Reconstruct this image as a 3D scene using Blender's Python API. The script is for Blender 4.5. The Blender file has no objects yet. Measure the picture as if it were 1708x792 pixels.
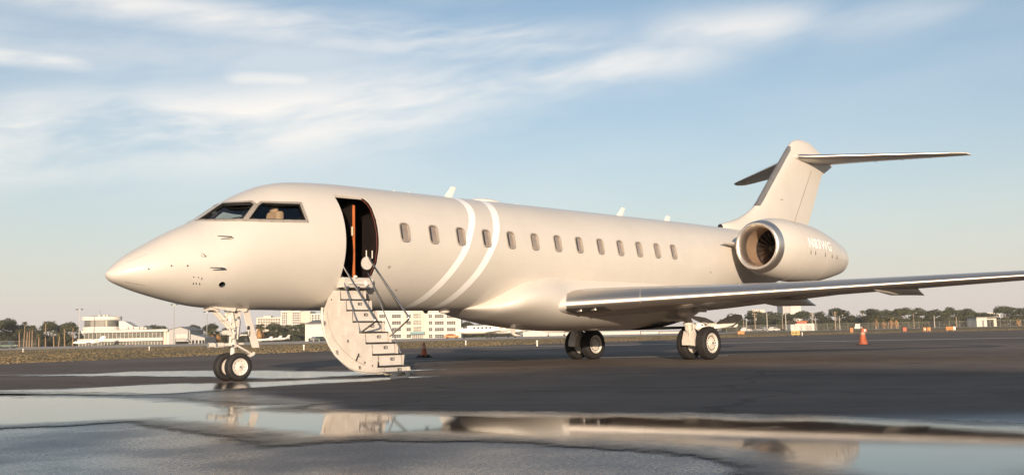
import bpy, bmesh, math, random
import numpy as np
from mathutils import Vector, Matrix
R = math.radians
random.seed(7)
SC = bpy.context.scene
COL = SC.collection

# ------------------------------------------------------------------ camera
CAM = Vector((-7.9195, -17.9448, 0.7794))
YAW, PITCH, ROLL, FPX = 0.7968, 0.1176, -0.0212, 1696.136
fwd = Vector((math.sin(YAW)*math.cos(PITCH), math.cos(YAW)*math.cos(PITCH), math.sin(PITCH)))
rgt = Vector((math.cos(YAW), -math.sin(YAW), 0))
upv = rgt.cross(fwd)
r2 = rgt*math.cos(ROLL) + upv*math.sin(ROLL)
u2 = -rgt*math.sin(ROLL) + upv*math.cos(ROLL)
cd = bpy.data.cameras.new('camera')
cam = bpy.data.objects.new('camera', cd); COL.objects.link(cam)
cam.matrix_world = Matrix(((r2.x, u2.x, -fwd.x, CAM.x), (r2.y, u2.y, -fwd.y, CAM.y), (r2.z, u2.z, -fwd.z, CAM.z), (0, 0, 0, 1)))
cd.sensor_fit = 'HORIZONTAL'; cd.sensor_width = 36
cd.lens = 36*FPX/1708
cd.shift_y = -38.87/1708
cd.clip_start = 0.1; cd.clip_end = 20000
SC.camera = cam

# ------------------------------------------------------------------ light
SUN_AZ, SUN_EL = R(44.5), R(9.0)          # direction in which the light travels over the ground; elevation
tos = Vector((-math.cos(SUN_AZ)*math.cos(SUN_EL), -math.sin(SUN_AZ)*math.cos(SUN_EL), math.sin(SUN_EL)))
sd = bpy.data.lights.new('sun', 'SUN'); sd.energy = 5.0; sd.angle = R(0.53); sd.color = (1.0, 0.79, 0.595)
sun = bpy.data.objects.new('sun', sd); COL.objects.link(sun)
sun.rotation_euler = tos.to_track_quat('Z', 'Y').to_euler(); sun.location = (-60, -60, 30)

SC.view_settings.view_transform = 'Standard'; SC.view_settings.look = 'None'
SC.view_settings.gamma = 1; SC.view_settings.use_curve_mapping = False
SC.view_settings.exposure = 0.42

world = bpy.data.worlds.new('World'); SC.world = world; world.use_nodes = True
nt = world.node_tree; nt.nodes.clear()

class NT:
    """tiny node-graph helper"""
    def __init__(s, tree): s.t = tree
    def n(s, typ, **kw):
        nd = s.t.nodes.new(typ)
        for k, v in kw.items(): setattr(nd, k, v)
        return nd
    def put(s, sock, v):
        if hasattr(v, 'links') or isinstance(v, bpy.types.NodeSocket): s.t.links.new(v, sock)
        else: sock.default_value = v
    def m(s, op, a, b=None, c=None, clamp=False):
        nd = s.n('ShaderNodeMath', operation=op, use_clamp=clamp)
        for i, v in enumerate((a, b, c)):
            if v is not None: s.put(nd.inputs[i], v)
        return nd.outputs[0]
    def vm(s, op, a, b=None):
        nd = s.n('ShaderNodeVectorMath', operation=op)
        s.put(nd.inputs[0], a)
        if b is not None: s.put(nd.inputs[1], b)
        return nd.outputs['Value'] if op in ('DOT_PRODUCT', 'LENGTH') else nd.outputs[0]
    def mix(s, f, a, b, blend='MIX'):
        nd = s.n('ShaderNodeMix', data_type='RGBA', blend_type=blend)
        s.put(nd.inputs[0], f); s.put(nd.inputs[6], a); s.put(nd.inputs[7], b)
        return nd.outputs[2]
    def step(s, v, lo, hi, a=0.0, b=1.0, smooth=True):
        nd = s.n('ShaderNodeMapRange', interpolation_type='SMOOTHSTEP' if smooth else 'LINEAR')
        s.put(nd.inputs[0], v); s.put(nd.inputs[1], lo); s.put(nd.inputs[2], hi); s.put(nd.inputs[3], a); s.put(nd.inputs[4], b)
        return nd.outputs[0]
    def noise(s, vec, scale, detail=4, rough=.55, dist=0, dim='3D'):
        nd = s.n('ShaderNodeTexNoise', noise_dimensions=dim)
        if vec is not None: s.put(nd.inputs['Vector'], vec)
        nd.inputs['Scale'].default_value = scale; nd.inputs['Detail'].default_value = detail
        nd.inputs['Roughness'].default_value = rough; nd.inputs['Distortion'].default_value = dist
        return nd.outputs[0]
    def xyz(s, x, y, z):
        nd = s.n('ShaderNodeCombineXYZ')
        for i, v in enumerate((x, y, z)): s.put(nd.inputs[i], v)
        return nd.outputs[0]
    def sep(s, v):
        nd = s.n('ShaderNodeSeparateXYZ'); s.put(nd.inputs[0], v); return nd.outputs

w = NT(nt)
sky = w.n('ShaderNodeTexSky', sky_type='NISHITA', sun_disc=False)
sky.sun_elevation = SUN_EL; sky.sun_rotation = math.atan2(tos.x, tos.y)
sky.altitude = 0; sky.air_density = 1.0; sky.dust_density = 1.2; sky.ozone_density = 1.6
gen = w.n('ShaderNodeTexCoord').outputs['Generated']
dirn = w.vm('NORMALIZE', gen)
fz = w.sep(dirn)[2]
fh = Vector((math.sin(YAW), math.cos(YAW), 0))
az = w.m('ARCTAN2', w.vm('DOT_PRODUCT', dirn, tuple(rgt)), w.vm('DOT_PRODUCT', dirn, tuple(fh)))
el = w.m('ARCSINE', fz)
# wisps of high cloud: noise drawn out along the wind, gathered in a few bands
warp = w.m('MULTIPLY', w.m('SUBTRACT', w.noise(w.xyz(w.m('MULTIPLY', az, 2.2), w.m('MULTIPLY', el, 5.0), 3.1), 2.0, 3), .5), .05)
elw = w.m('ADD', w.m('SUBTRACT', el, w.m('MULTIPLY', az, .13)), warp)
streak = w.noise(w.xyz(w.m('MULTIPLY', az, 3.0), w.m('MULTIPLY', elw, 15.0), 0.7), 2.0, 8, .56, .1)
soft = w.noise(w.xyz(w.m('MULTIPLY', az, 2.0), w.m('MULTIPLY', elw, 7.0), 9.2), 2.0, 6, .5)
def band(a0, e0, slope, width, alo, ahi, fade):
    d = w.m('DIVIDE', w.m('SUBTRACT', w.m('ADD', el, w.m('MULTIPLY', warp, .35)), w.m('ADD', e0, w.m('MULTIPLY', w.m('SUBTRACT', az, a0), slope))), width)
    g = w.m('EXPONENT', w.m('MULTIPLY', w.m('MULTIPLY', d, d), -1.0))
    ends = w.m('MULTIPLY', w.step(az, alo-fade, alo+fade), w.step(az, ahi-fade, ahi+fade, 1.0, 0.0))
    return w.m('MULTIPLY', g, ends)
tot = None
for amp, args in ((1.0, (-.5, .176, .125, .042, -1.2, .00, .12)), (.85, (-.1, .236, .10, .020, -.35, .20, .08)), (.8, (-.30, .302, -.06, .020, -.50, .10, .10)),
                  (.70, (.215, .286, .06, .019, .14, .30, .05)), (.42, (.33, .282, .05, .012, .26, .42, .05)), (.85, (-.45, .252, .0, .009, -.60, -.40, .03)), (.7, (-.23, .249, .0, .008, -.28, -.19, .02)),
                  (.35, (-.2, .27, .02, .03, -.6, .05, .15)), (.45, (.5, .5, .15, .07, -3, 3, .2)), (.4, (2.2, .25, -.05, .06, 1.0, 3.1, .3)), (.4, (-2.0, .30, .08, .06, -3.1, -1.0, .3))):
    b = w.m('MULTIPLY', band(*args), amp)
    tot = b if tot is None else w.m('MAXIMUM', tot, b)
cl = w.m('MULTIPLY', tot, w.step(w.m('ADD', w.m('MULTIPLY', streak, .65), w.m('MULTIPLY', soft, .35)), .30, .62))
veil = w.m('MULTIPLY', w.step(soft, .35, .75), w.step(el, .02, .15))
cl = w.m('MINIMUM', w.m('ADD', w.m('MULTIPLY', cl, .92), w.m('MULTIPLY', veil, .10)), 1.0)
skyc = w.mix(1.0, sky.outputs[0], (.965, 1.025, 1.065, 1), 'MULTIPLY')
haze_f = w.m('MULTIPLY', w.m('EXPONENT', w.m('MULTIPLY', w.m('MAXIMUM', el, 0.0), -7.5)), .9)
skyc = w.mix(haze_f, skyc, (5.35, 4.85, 4.9, 1))
skyc = w.mix(cl, skyc, (6.7, 6.4, 6.0, 1))
bg = w.n('ShaderNodeBackground'); w.put(bg.inputs[0], skyc); bg.inputs[1].default_value = 0.115
out = w.n('ShaderNodeOutputWorld'); nt.links.new(bg.outputs[0], out.inputs[0])

# ------------------------------------------------------------------ helpers
def link(o, parent=None):
    COL.objects.link(o)
    if parent is not None: o.parent = parent
    return o
def tag(o, label=None, cat=None, group=None, kind=None):
    if label: o['label'] = label
    if cat: o['category'] = cat
    if group: o['group'] = group
    if kind: o['kind'] = kind
    return o
def empty(name, loc=(0, 0, 0), rz=0, parent=None):
    o = bpy.data.objects.new(name, None); link(o, parent); o.location = loc; o.rotation_euler = (0, 0, rz); o.empty_display_size = .2
    return o
def place(o, loc, rz=0):
    o.location = loc; o.rotation_euler = (0, 0, rz); return o
def copy_tree(o, parent=None):
    c = o.copy(); link(c, parent)
    for ch in list(o.children): copy_tree(ch, c)
    return c

class MB:
    def __init__(s): s.v = []; s.f = []; s.mi = []; s.cur = 0
    def _add(s, vs, fs):
        o = len(s.v); s.v += [tuple(x) for x in vs]; s.f += [tuple(i+o for i in f) for f in fs]; s.mi += [s.cur]*len(fs); return s
    def box(s, c, d, rot=None):
        x, y, z = [k/2 for k in d]
        vs = [Vector(q) for q in ((-x,-y,-z),(x,-y,-z),(x,y,-z),(-x,y,-z),(-x,-y,z),(x,-y,z),(x,y,z),(-x,y,z))]
        if rot is not None: vs = [rot @ q for q in vs]
        return s._add([q+Vector(c) for q in vs], [(3,2,1,0),(4,5,6,7),(0,1,5,4),(1,2,6,5),(2,3,7,6),(3,0,4,7)])
    def bb(s, x0, x1, y0, y1, z0, z1): return s.box(((x0+x1)/2, (y0+y1)/2, (z0+z1)/2), (x1-x0, y1-y0, z1-z0))
    def cyl(s, p0, p1, r0, r1=None, n=12, cap=True):
        p0, p1 = Vector(p0), Vector(p1); r1 = r0 if r1 is None else r1
        d = (p1-p0).normalized(); a = d.orthogonal().normalized(); b = d.cross(a)
        vs = []
        for p, r in ((p0, r0), (p1, r1)):
            for i in range(n):
                t = 2*math.pi*i/n; vs.append(p + (a*math.cos(t)+b*math.sin(t))*r)
        fs = [(i, (i+1) % n, n+(i+1) % n, n+i) for i in range(n)]
        if cap: fs += [tuple(reversed(range(n))), tuple(range(n, 2*n))]
        return s._add(vs, fs)
    def tube(s, pts, r, n=8):
        pts = [Vector(q) for q in pts]; rs = r if isinstance(r, (list, tuple)) else [r]*len(pts)
        rings = []; prev = None
        for i, q in enumerate(pts):
            d = (pts[min(i+1, len(pts)-1)]-pts[max(i-1, 0)]).normalized()
            a = d.orthogonal().normalized() if prev is None else (prev-d*prev.dot(d)).normalized()
            prev = a; b = d.cross(a)
            rings.append([q+(a*math.cos(2*math.pi*k/n)+b*math.sin(2*math.pi*k/n))*rs[i] for k in range(n)])
        return s.loft(rings)
    def loft(s, rings, closed=True, cap=True):
        n = len(rings[0]); vs = [q for r in rings for q in r]; fs = []
        for i in range(len(rings)-1):
            for k in range(n if closed else n-1):
                k2 = (k+1) % n; fs.append((i*n+k, i*n+k2, (i+1)*n+k2, (i+1)*n+k))
        if cap and closed: fs += [tuple(reversed(range(n))), tuple(range((len(rings)-1)*n, len(rings)*n))]
        return s._add(vs, fs)
    def prism(s, poly, vec):
        n = len(poly); vec = Vector(vec); vs = [Vector(q) for q in poly] + [Vector(q)+vec for q in poly]
        return s._add(vs, [tuple(reversed(range(n))), tuple(range(n, 2*n))] + [(i, (i+1) % n, n+(i+1) % n, n+i) for i in range(n)])
    def lathe(s, prof, c, axis='x', n=32):
        """prof: list of (along, radius) -> surface of revolution about an axis through c"""
        rings = []
        for a, r in prof:
            ring = []
            for k in range(n):
                t = 2*math.pi*k/n; u, v = r*math.cos(t), r*math.sin(t)
                q = {'x': (a, u, v), 'y': (u, a, v), 'z': (u, v, a)}[axis]
                ring.append(Vector(c)+Vector(q))
            rings.append(ring)
        return s.loft(rings, cap=False)
    def ball(s, c, r, seg=10, ring=6):
        rr = (r, r, r) if not isinstance(r, (tuple, list)) else r
        rings = []
        for i in range(ring+1):
            t = math.pi*i/ring
            rings.append([Vector((c[0]+rr[0]*max(math.sin(t), .02)*math.cos(2*math.pi*k/seg), c[1]+rr[1]*max(math.sin(t), .02)*math.sin(2*math.pi*k/seg), c[2]+rr[2]*math.cos(t))) for k in range(seg)])
        return s.loft(rings)
    def mesh(s, name, mats=None):
        me = bpy.data.meshes.new(name); me.from_pydata(s.v, [], s.f)
        for m in (mats if isinstance(mats, (list, tuple)) else [mats] if mats else []): me.materials.append(m)
        if any(s.mi): me.polygons.foreach_set('material_index', s.mi)
        bm = bmesh.new(); bm.from_mesh(me); bmesh.ops.recalc_face_normals(bm, faces=bm.faces); bm.to_mesh(me); bm.free()
        return me
    def build(s, name, mats=None, parent=None, smooth=None, bevel=0, kind=None):
        me = s.mesh(name, mats)
        o = bpy.data.objects.new(name, me); link(o, parent)
        if smooth is not None: smoothen(me, smooth)
        if bevel:
            b = o.modifiers.new('bevel', 'BEVEL'); b.width = bevel; b.segments = 2; b.limit_method = 'ANGLE'; b.harden_normals = False
        if kind: o['kind'] = kind
        return o
def smoothen(me, ang=35):
    me.polygons.foreach_set('use_smooth', [True]*len(me.polygons)); me.set_sharp_from_angle(angle=R(ang))

MATS = {}
def mat(name, col, rough=.5, metal=0, var=0.0, vscale=3.0, bump=0.0, bscale=60.0, coat=0, spec=None, objrand=0.0, trans=0, ior=None, emit=None):
    if name in MATS: return MATS[name]
    m = bpy.data.materials.new(name); m.use_nodes = True; g = NT(m.node_tree)
    b = m.node_tree.nodes['Principled BSDF']
    tc = g.n('ShaderNodeTexCoord').outputs['Object']
    c4 = (*col, 1)
    if var or objrand:
        f = g.step(g.noise(tc, vscale, 5, .6), .3, .7, 1-var, 1+var)
        if objrand:
            rnd = g.n('ShaderNodeObjectInfo').outputs['Random']
            f = g.m('MULTIPLY', f, g.step(rnd, 0, 1, 1-objrand, 1+objrand, smooth=False))
        g.put(b.inputs['Base Color'], g.vm('SCALE', c4[:3]) if False else g.mix(1.0, c4, g.xyz(f, f, f), 'MULTIPLY'))
        rr = g.m('ADD', rough, g.m('MULTIPLY', g.m('SUBTRACT', g.noise(tc, vscale*2.3, 4), .5), var*.6), clamp=True)
        g.put(b.inputs['Roughness'], rr)
    else:
        b.inputs['Base Color'].default_value = c4; b.inputs['Roughness'].default_value = rough
    b.inputs['Metallic'].default_value = metal
    b.inputs['Coat Weight'].default_value = coat; b.inputs['Coat Roughness'].default_value = .06
    if spec is not None: b.inputs['Specular IOR Level'].default_value = spec
    if trans: b.inputs['Transmission Weight'].default_value = trans
    if ior: b.inputs['IOR'].default_value = ior
    if emit: b.inputs['Emission Color'].default_value = (*emit[:3], 1); b.inputs['Emission Strength'].default_value = emit[3]
    if bump:
        bp = g.n('ShaderNodeBump'); bp.inputs['Strength'].default_value = bump; bp.inputs['Distance'].default_value = .02
        g.put(bp.inputs['Height'], g.noise(tc, bscale, 4, .6)); g.put(b.inputs['Normal'], bp.outputs[0])
    MATS[name] = m
    return m

def far(u, D):
    """a place on the field: bearing given as the tangent offset from the camera's heading, D metres off"""
    k = (u-854)/FPX
    return Vector((CAM.x, CAM.y, 0)) + fh*D + rgt*(k*D)
FACE = math.atan2(fwd.x, fwd.y)         # things facing the apron are turned by -FACE about z

# ------------------------------------------------------------------ ground
def poly_sheet(name, pts, z, m, kind='structure'):
    me = bpy.data.meshes.new(name); me.from_pydata([(x, y, z) for x, y in pts], [], [tuple(range(len(pts)))])
    bm = bmesh.new(); bm.from_mesh(me)
    bmesh.ops.triangulate(bm, faces=bm.faces)
    for f in bm.faces:
        if f.normal.z < 0: f.normal_flip()
    bm.to_mesh(me); bm.free(); me.materials.append(m)
    o = bpy.data.objects.new(name, me); link(o); o['kind'] = kind
    return o

def asphalt_mat():
    m = bpy.data.materials.new('asphalt'); m.use_nodes = True; g = NT(m.node_tree); b = m.node_tree.nodes['Principled BSDF']
    tc = g.n('ShaderNodeTexCoord').outputs['Object']; px, py, pz = g.sep(tc)
    big = g.noise(tc, .10, 5, .6); mid = g.noise(tc, .9, 5, .6); fine = g.noise(tc, 38, 3, .7); grit = g.noise(tc, 160, 2, .6)
    f = g.m('MULTIPLY', g.step(big, .3, .7, .80, 1.18), g.m('MULTIPLY', g.step(mid, .3, .7, .90, 1.10), g.step(fine, .25, .75, .80, 1.2)))
    # paver lanes of slightly different age run parallel to the painted lines
    lane = g.m('ADD', g.m('MULTIPLY', px, .87), g.m('MULTIPLY', py, .50))
    lw = g.noise(g.xyz(g.m('FLOOR', g.m('DIVIDE', lane, 4.2)), 0, 0), 3.7, 0)
    f = g.m('MULTIPLY', f, g.step(lw, .2, .8, .90, 1.10))
    # thin bituminous seams between lanes and a few sealed cracks
    seam = g.m('ABSOLUTE', g.m('SUBTRACT', g.m('FRACT', g.m('DIVIDE', g.m('ADD', lane, g.m('MULTIPLY', g.noise(tc, .6, 3), .12)), 4.2)), .5))
    f = g.m('MULTIPLY', f, g.step(seam, .0, .012, .55, 1.0))
    vo = g.n('ShaderNodeTexVoronoi', feature='DISTANCE_TO_EDGE'); vo.inputs['Scale'].default_value = .17
    wv_ = g.n('ShaderNodeTexNoise'); wv_.inputs['Scale'].default_value = .8; wv_.inputs['Detail'].default_value = 5; g.put(wv_.inputs['Vector'], tc)
    g.put(vo.inputs['Vector'], g.vm('ADD', tc, g.vm('SCALE', wv_.outputs['Color']) if False else g.vm('MULTIPLY', wv_.outputs['Color'], (1.6, 1.6, 0))))
    f = g.m('MULTIPLY', f, g.step(vo.outputs['Distance'], .004, .010, .76, 1.0))
    along = g.m('SUBTRACT', g.m('MULTIPLY', px, .50), g.m('MULTIPLY', py, .87))
    tyre = g.noise(g.xyz(g.m('MULTIPLY', lane, 2.6), g.m('MULTIPLY', along, .07), 4.0), 1.0, 4, .55)
    f = g.m('MULTIPLY', f, g.step(tyre, .56, .72, 1.0, .72))
    oil = g.noise(tc, .42, 3, .5); f = g.m('MULTIPLY', f, g.step(oil, .66, .74, 1.0, .62))
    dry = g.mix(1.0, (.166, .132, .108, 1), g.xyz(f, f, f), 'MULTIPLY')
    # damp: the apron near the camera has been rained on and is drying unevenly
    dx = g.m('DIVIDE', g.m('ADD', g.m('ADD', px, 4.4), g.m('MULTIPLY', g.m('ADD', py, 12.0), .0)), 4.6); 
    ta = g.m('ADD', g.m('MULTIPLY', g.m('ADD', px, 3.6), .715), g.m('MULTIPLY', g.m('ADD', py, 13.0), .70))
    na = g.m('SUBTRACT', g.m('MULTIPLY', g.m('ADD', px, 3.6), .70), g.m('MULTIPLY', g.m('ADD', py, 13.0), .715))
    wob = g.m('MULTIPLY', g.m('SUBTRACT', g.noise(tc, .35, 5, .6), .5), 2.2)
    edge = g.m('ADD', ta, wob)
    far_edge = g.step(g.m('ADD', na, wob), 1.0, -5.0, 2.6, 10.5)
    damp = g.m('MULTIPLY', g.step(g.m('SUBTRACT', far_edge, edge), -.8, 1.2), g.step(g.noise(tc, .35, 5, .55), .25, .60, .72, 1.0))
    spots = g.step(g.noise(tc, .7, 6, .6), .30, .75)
    wet_skyblue = g.vm('MULTIPLY', dry, (.07, .20, .46))  # wet darkening, plus the blue of reflected sky put into the base colour
    g.put(b.inputs['Base Color'], g.mix(damp, dry, wet_skyblue))
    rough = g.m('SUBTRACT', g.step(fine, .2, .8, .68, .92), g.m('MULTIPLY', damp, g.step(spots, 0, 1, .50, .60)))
    g.put(b.inputs['Roughness'], rough)
    g.put(b.inputs['Specular IOR Level'], g.step(damp, 0, 1, .12, .62))
    bp = g.n('ShaderNodeBump'); bp.inputs['Distance'].default_value = .006
    g.put(bp.inputs['Strength'], g.step(damp, 0, 1, .8, .16)); g.put(bp.inputs['Height'], g.m('ADD', g.m('MULTIPLY', fine, .45), g.m('MULTIPLY', grit, .9)))
    g.put(b.inputs['Normal'], bp.outputs[0])
    return m
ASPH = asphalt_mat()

def grass_mat(name, c1, c2, c3):
    m = bpy.data.materials.new(name); m.use_nodes = True; g = NT(m.node_tree); b = m.node_tree.nodes['Principled BSDF']
    tc = g.n('ShaderNodeTexCoord').outputs['Object']
    a = g.noise(tc, .08, 5, .65); d = g.noise(tc, 1.7, 5, .7); e = g.noise(tc, 9, 3, .7)
    c = g.mix(g.step(a, .38, .62), (*c1, 1), (*c2, 1)); c = g.mix(g.m('MULTIPLY', g.step(d, .4, .75), .5), c, (*c3, 1))
    f = g.step(e, .2, .8, .85, 1.15); c = g.mix(1.0, c, g.xyz(f, f, f), 'MULTIPLY')
    g.put(b.inputs['Base Color'], c); b.inputs['Roughness'].default_value = .95; b.inputs['Specular IOR Level'].default_value = .1
    bp = g.n('ShaderNodeBump'); bp.inputs['Strength'].default_value = .35; bp.inputs['Distance'].default_value = .06
    g.put(bp.inputs['Height'], g.m('ADD', d, e)); g.put(b.inputs['Normal'], bp.outputs[0])
    return m
TURF = grass_mat('turf', (.235, .175, .098), (.195, .155, .082), (.265, .20, .125))
TERR = mat('terrain', (.11, .095, .055), .95, var=.25, vscale=.05)
CONC = mat('concrete', (.44, .37, .29), .85, var=.15, vscale=.2)
PAINT = mat('line_paint', (.74, .70, .62), .55, var=.22, vscale=2.5, bump=.2)

poly_sheet('ground', [(-4000, -4000), (6000, -4000), (6000, 6000), (-4000, 6000)], -.02, TERR)
apron_pts = [(-320, -260), (260, -260), (260, -60), (200, -8), (150, 15), (122.3, 24.7), (111, 37.5), (92.7, 39.2), (70, 37.6), (46.6, 35.2), (33, 34.2), (20.6, 32.7), (14, 30.0), (7.7, 27.3), (-8, 20.5), (-40, 8), (-320, -90)]
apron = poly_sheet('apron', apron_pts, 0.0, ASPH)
# mown field between the apron and the far ramp
field_far = [far(-700, 170), far(-60, 170), far(300, 172), far(600, 175), far(900, 182), far(1150, 205), far(1400, 262), far(1800, 330), far(2400, 330)]
near_edge = [(x, y) for x, y in apron_pts[2:-1]]
field = poly_sheet('grass_field', near_edge + [(p.x, p.y) for p in field_far], -.008, TURF)
ramp = poly_sheet('far_ramp', [(p.x, p.y) for p in [far(-700, 172), far(-60, 172), far(300, 174), far(600, 177), far(900, 184), far(1150, 207), far(1230, 230), far(1150, 420), far(-700, 420)]], -.014, CONC)

def line(name, a, b, wd, z=.004):
    a, b = Vector(a), Vector(b); d = (b-a).normalized(); n = Vector((-d.y, d.x))*wd/2
    return poly_sheet(name, [tuple(a+n), tuple(b+n), tuple(b-n), tuple(a-n)], z, PAINT)
line('painted_line', (13.2, 8.7), (19.1, -.65), .24)
line('painted_line', (36.0, 32.2), (74.0, -38.0), .85)
line('painted_line', (-3.2, 20.2), (8.05, -.1), .15)

# puddles: thin sheets of standing water with ragged, shelving margins
def sdf(P, poly):
    poly = np.array(poly); n = len(poly); d2 = np.full(len(P), 1e9); ins = np.zeros(len(P), bool)
    for i in range(n):
        a, b = poly[i], poly[(i+1) % n]; e = b-a; wv = P-a
        t = np.clip((wv@e)/(e@e), 0, 1); d2 = np.minimum(d2, ((wv-t[:, None]*e)**2).sum(1))
        c1 = (a[1] <= P[:, 1]) != (b[1] <= P[:, 1])
        xi = a[0]+(P[:, 1]-a[1])/(b[1]-a[1]+1e-12)*(b[0]-a[0]); ins ^= c1 & (P[:, 0] < xi)
    return np.where(ins, 1, -1)*np.sqrt(d2)
def water_mat(name, amp, soft, rlo, rhi, rs=1.2, span=.8):
    m = bpy.data.materials.new(name); m.use_nodes = True; g = NT(m.node_tree); b = m.node_tree.nodes['Principled BSDF']
    tc = g.n('ShaderNodeTexCoord').outputs['Object']
    at = g.n('ShaderNodeAttribute', attribute_name='shore').outputs['Fac']
    n1 = g.m('SUBTRACT', g.noise(tc, 1.1, 6, .62), .5); n2 = g.m('SUBTRACT', g.noise(tc, 7, 4, .7), .5)
    e = g.m('ADD', at, g.m('ADD', g.m('MULTIPLY', n1, amp), g.m('MULTIPLY', n2, amp*.35)))
    f = g.step(e, 0, soft)
    b.inputs['Base Color'].default_value = (.012, .018, .025, 1)
    deep = g.step(e, 0, span)
    g.put(b.inputs['Specular IOR Level'], g.step(e, .0, span*.8, .02, .5))
    fine = g.noise(tc, 38, 3, .7)
    r = g.m('ADD', g.step(deep, 0, 1, rhi, rlo), g.m('MULTIPLY', g.step(g.noise(tc, rs, 5, .65), .55, .8), rhi*.35))
    g.put(b.inputs['Roughness'], r); b.inputs['IOR'].default_value = 1.36
    bp = g.n('ShaderNodeBump'); bp.inputs['Distance'].default_value = .004
    g.put(bp.inputs['Strength'], g.step(deep, 0, 1, .25, .02)); g.put(bp.inputs['Height'], g.m('ADD', fine, g.m('MULTIPLY', g.noise(tc, 3.0, 2), 1.5))); g.put(b.inputs['Normal'], bp.outputs[0])
    tr = g.n('ShaderNodeBsdfTransparent'); mx = g.n('ShaderNodeMixShader')
    g.put(mx.inputs[0], f); m.node_tree.links.new(tr.outputs[0], mx.inputs[1]); m.node_tree.links.new(b.outputs[0], mx.inputs[2])
    m.node_tree.links.new(mx.outputs[0], m.node_tree.nodes['Material Output'].inputs[0])
    return m
def puddle(poly, cell, margin, m, z=.007):
    poly = np.array(poly); lo = poly.min(0)-margin; hi = poly.max(0)+margin
    nx, ny = [int(math.ceil((hi[i]-lo[i])/cell))+1 for i in (0, 1)]
    gx, gy = np.meshgrid(lo[0]+np.arange(nx)*cell, lo[1]+np.arange(ny)*cell, indexing='ij')
    P = np.stack([gx.ravel(), gy.ravel()], 1); s = sdf(P, poly)
    idx = np.arange(nx*ny).reshape(nx, ny); q = np.stack([idx[:-1, :-1], idx[1:, :-1], idx[1:, 1:], idx[:-1, 1:]], -1).reshape(-1, 4)
    q = q[(s[q] > -margin).any(1)]; used = np.unique(q); mp = np.full(nx*ny, -1); mp[used] = np.arange(len(used))
    me = bpy.data.meshes.new('puddle'); me.from_pydata([(a, b, z) for a, b in P[used]], [], mp[q].tolist()); me.materials.append(m)
    at = me.attributes.new('shore', 'FLOAT', 'POINT'); at.data.foreach_set('value', s[used].astype(np.float32))
    o = bpy.data.objects.new('puddle', me); link(o); o['kind'] = 'structure'; return o
main_p = [(-2.05, 0.72), (-1.13, -2.09), (-0.83, -4.39), (-0.93, -5.87), (-1.01, -6.71), (-0.67, -7.38), (-0.35, -7.55), (-1.24, -7.97), (-1.2, -8.61), (-0.79, -9.54), (-0.47, -10.31), (0.01, -11.35), (0.6, -13.01), (0.81, -14.05), (0.85, -15.37), (0.2, -16.8), (-1.4, -17.0), (-2.6, -16.5), (-3.3, -15.9), (-3.25, -15.2), (-2.75, -14.4), (-2.5, -13.4), (-2.69, -12.76), (-2.92, -12.05), (-3.3, -11.53), (-3.86, -11.35), (-3.59, -9.68), (-3.43, -8.16), (-3.95, -8.03), (-4.64, -7.58), (-5.6, -4.0), (-4.5, -.5)]
mid_p = [(-3.2, 3.4), (-1.65, 1.99), (-0.59, 0.41), (1.1, 0.47), (2.25, -0.78), (3.69, -1.43), (5.3, -2.38), (5.72, -2.88), (4.37, -3.47), (2.56, -3.39), (1.01, -3.43), (-0.52, -3.78), (-1.2, -3.29), (-2.52, -0.81), (-3.6, 1.2)]
far_p = [(1.03, 10.53), (3.4, 8.51), (4.73, 9.31), (6.11, 6.94), (6.7, 4.41), (6.52, 2.11), (8.4, 0.17), (6.57, -0.69), (3.86, -1.18), (3.01, -0.17), (3.05, 3.05), (2.39, 6.14)]
puddle(main_p, .14, .35, water_mat('puddle_water', .85, .25, .012, .30, span=1.15))
puddle(mid_p, .12, .3, water_mat('puddle_water_thin', 1.2, .55, .11, .30, 2.0))
puddle(far_p, .12, .3, water_mat('puddle_water_film', 1.6, .6, .13, .32, 2.0))

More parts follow.
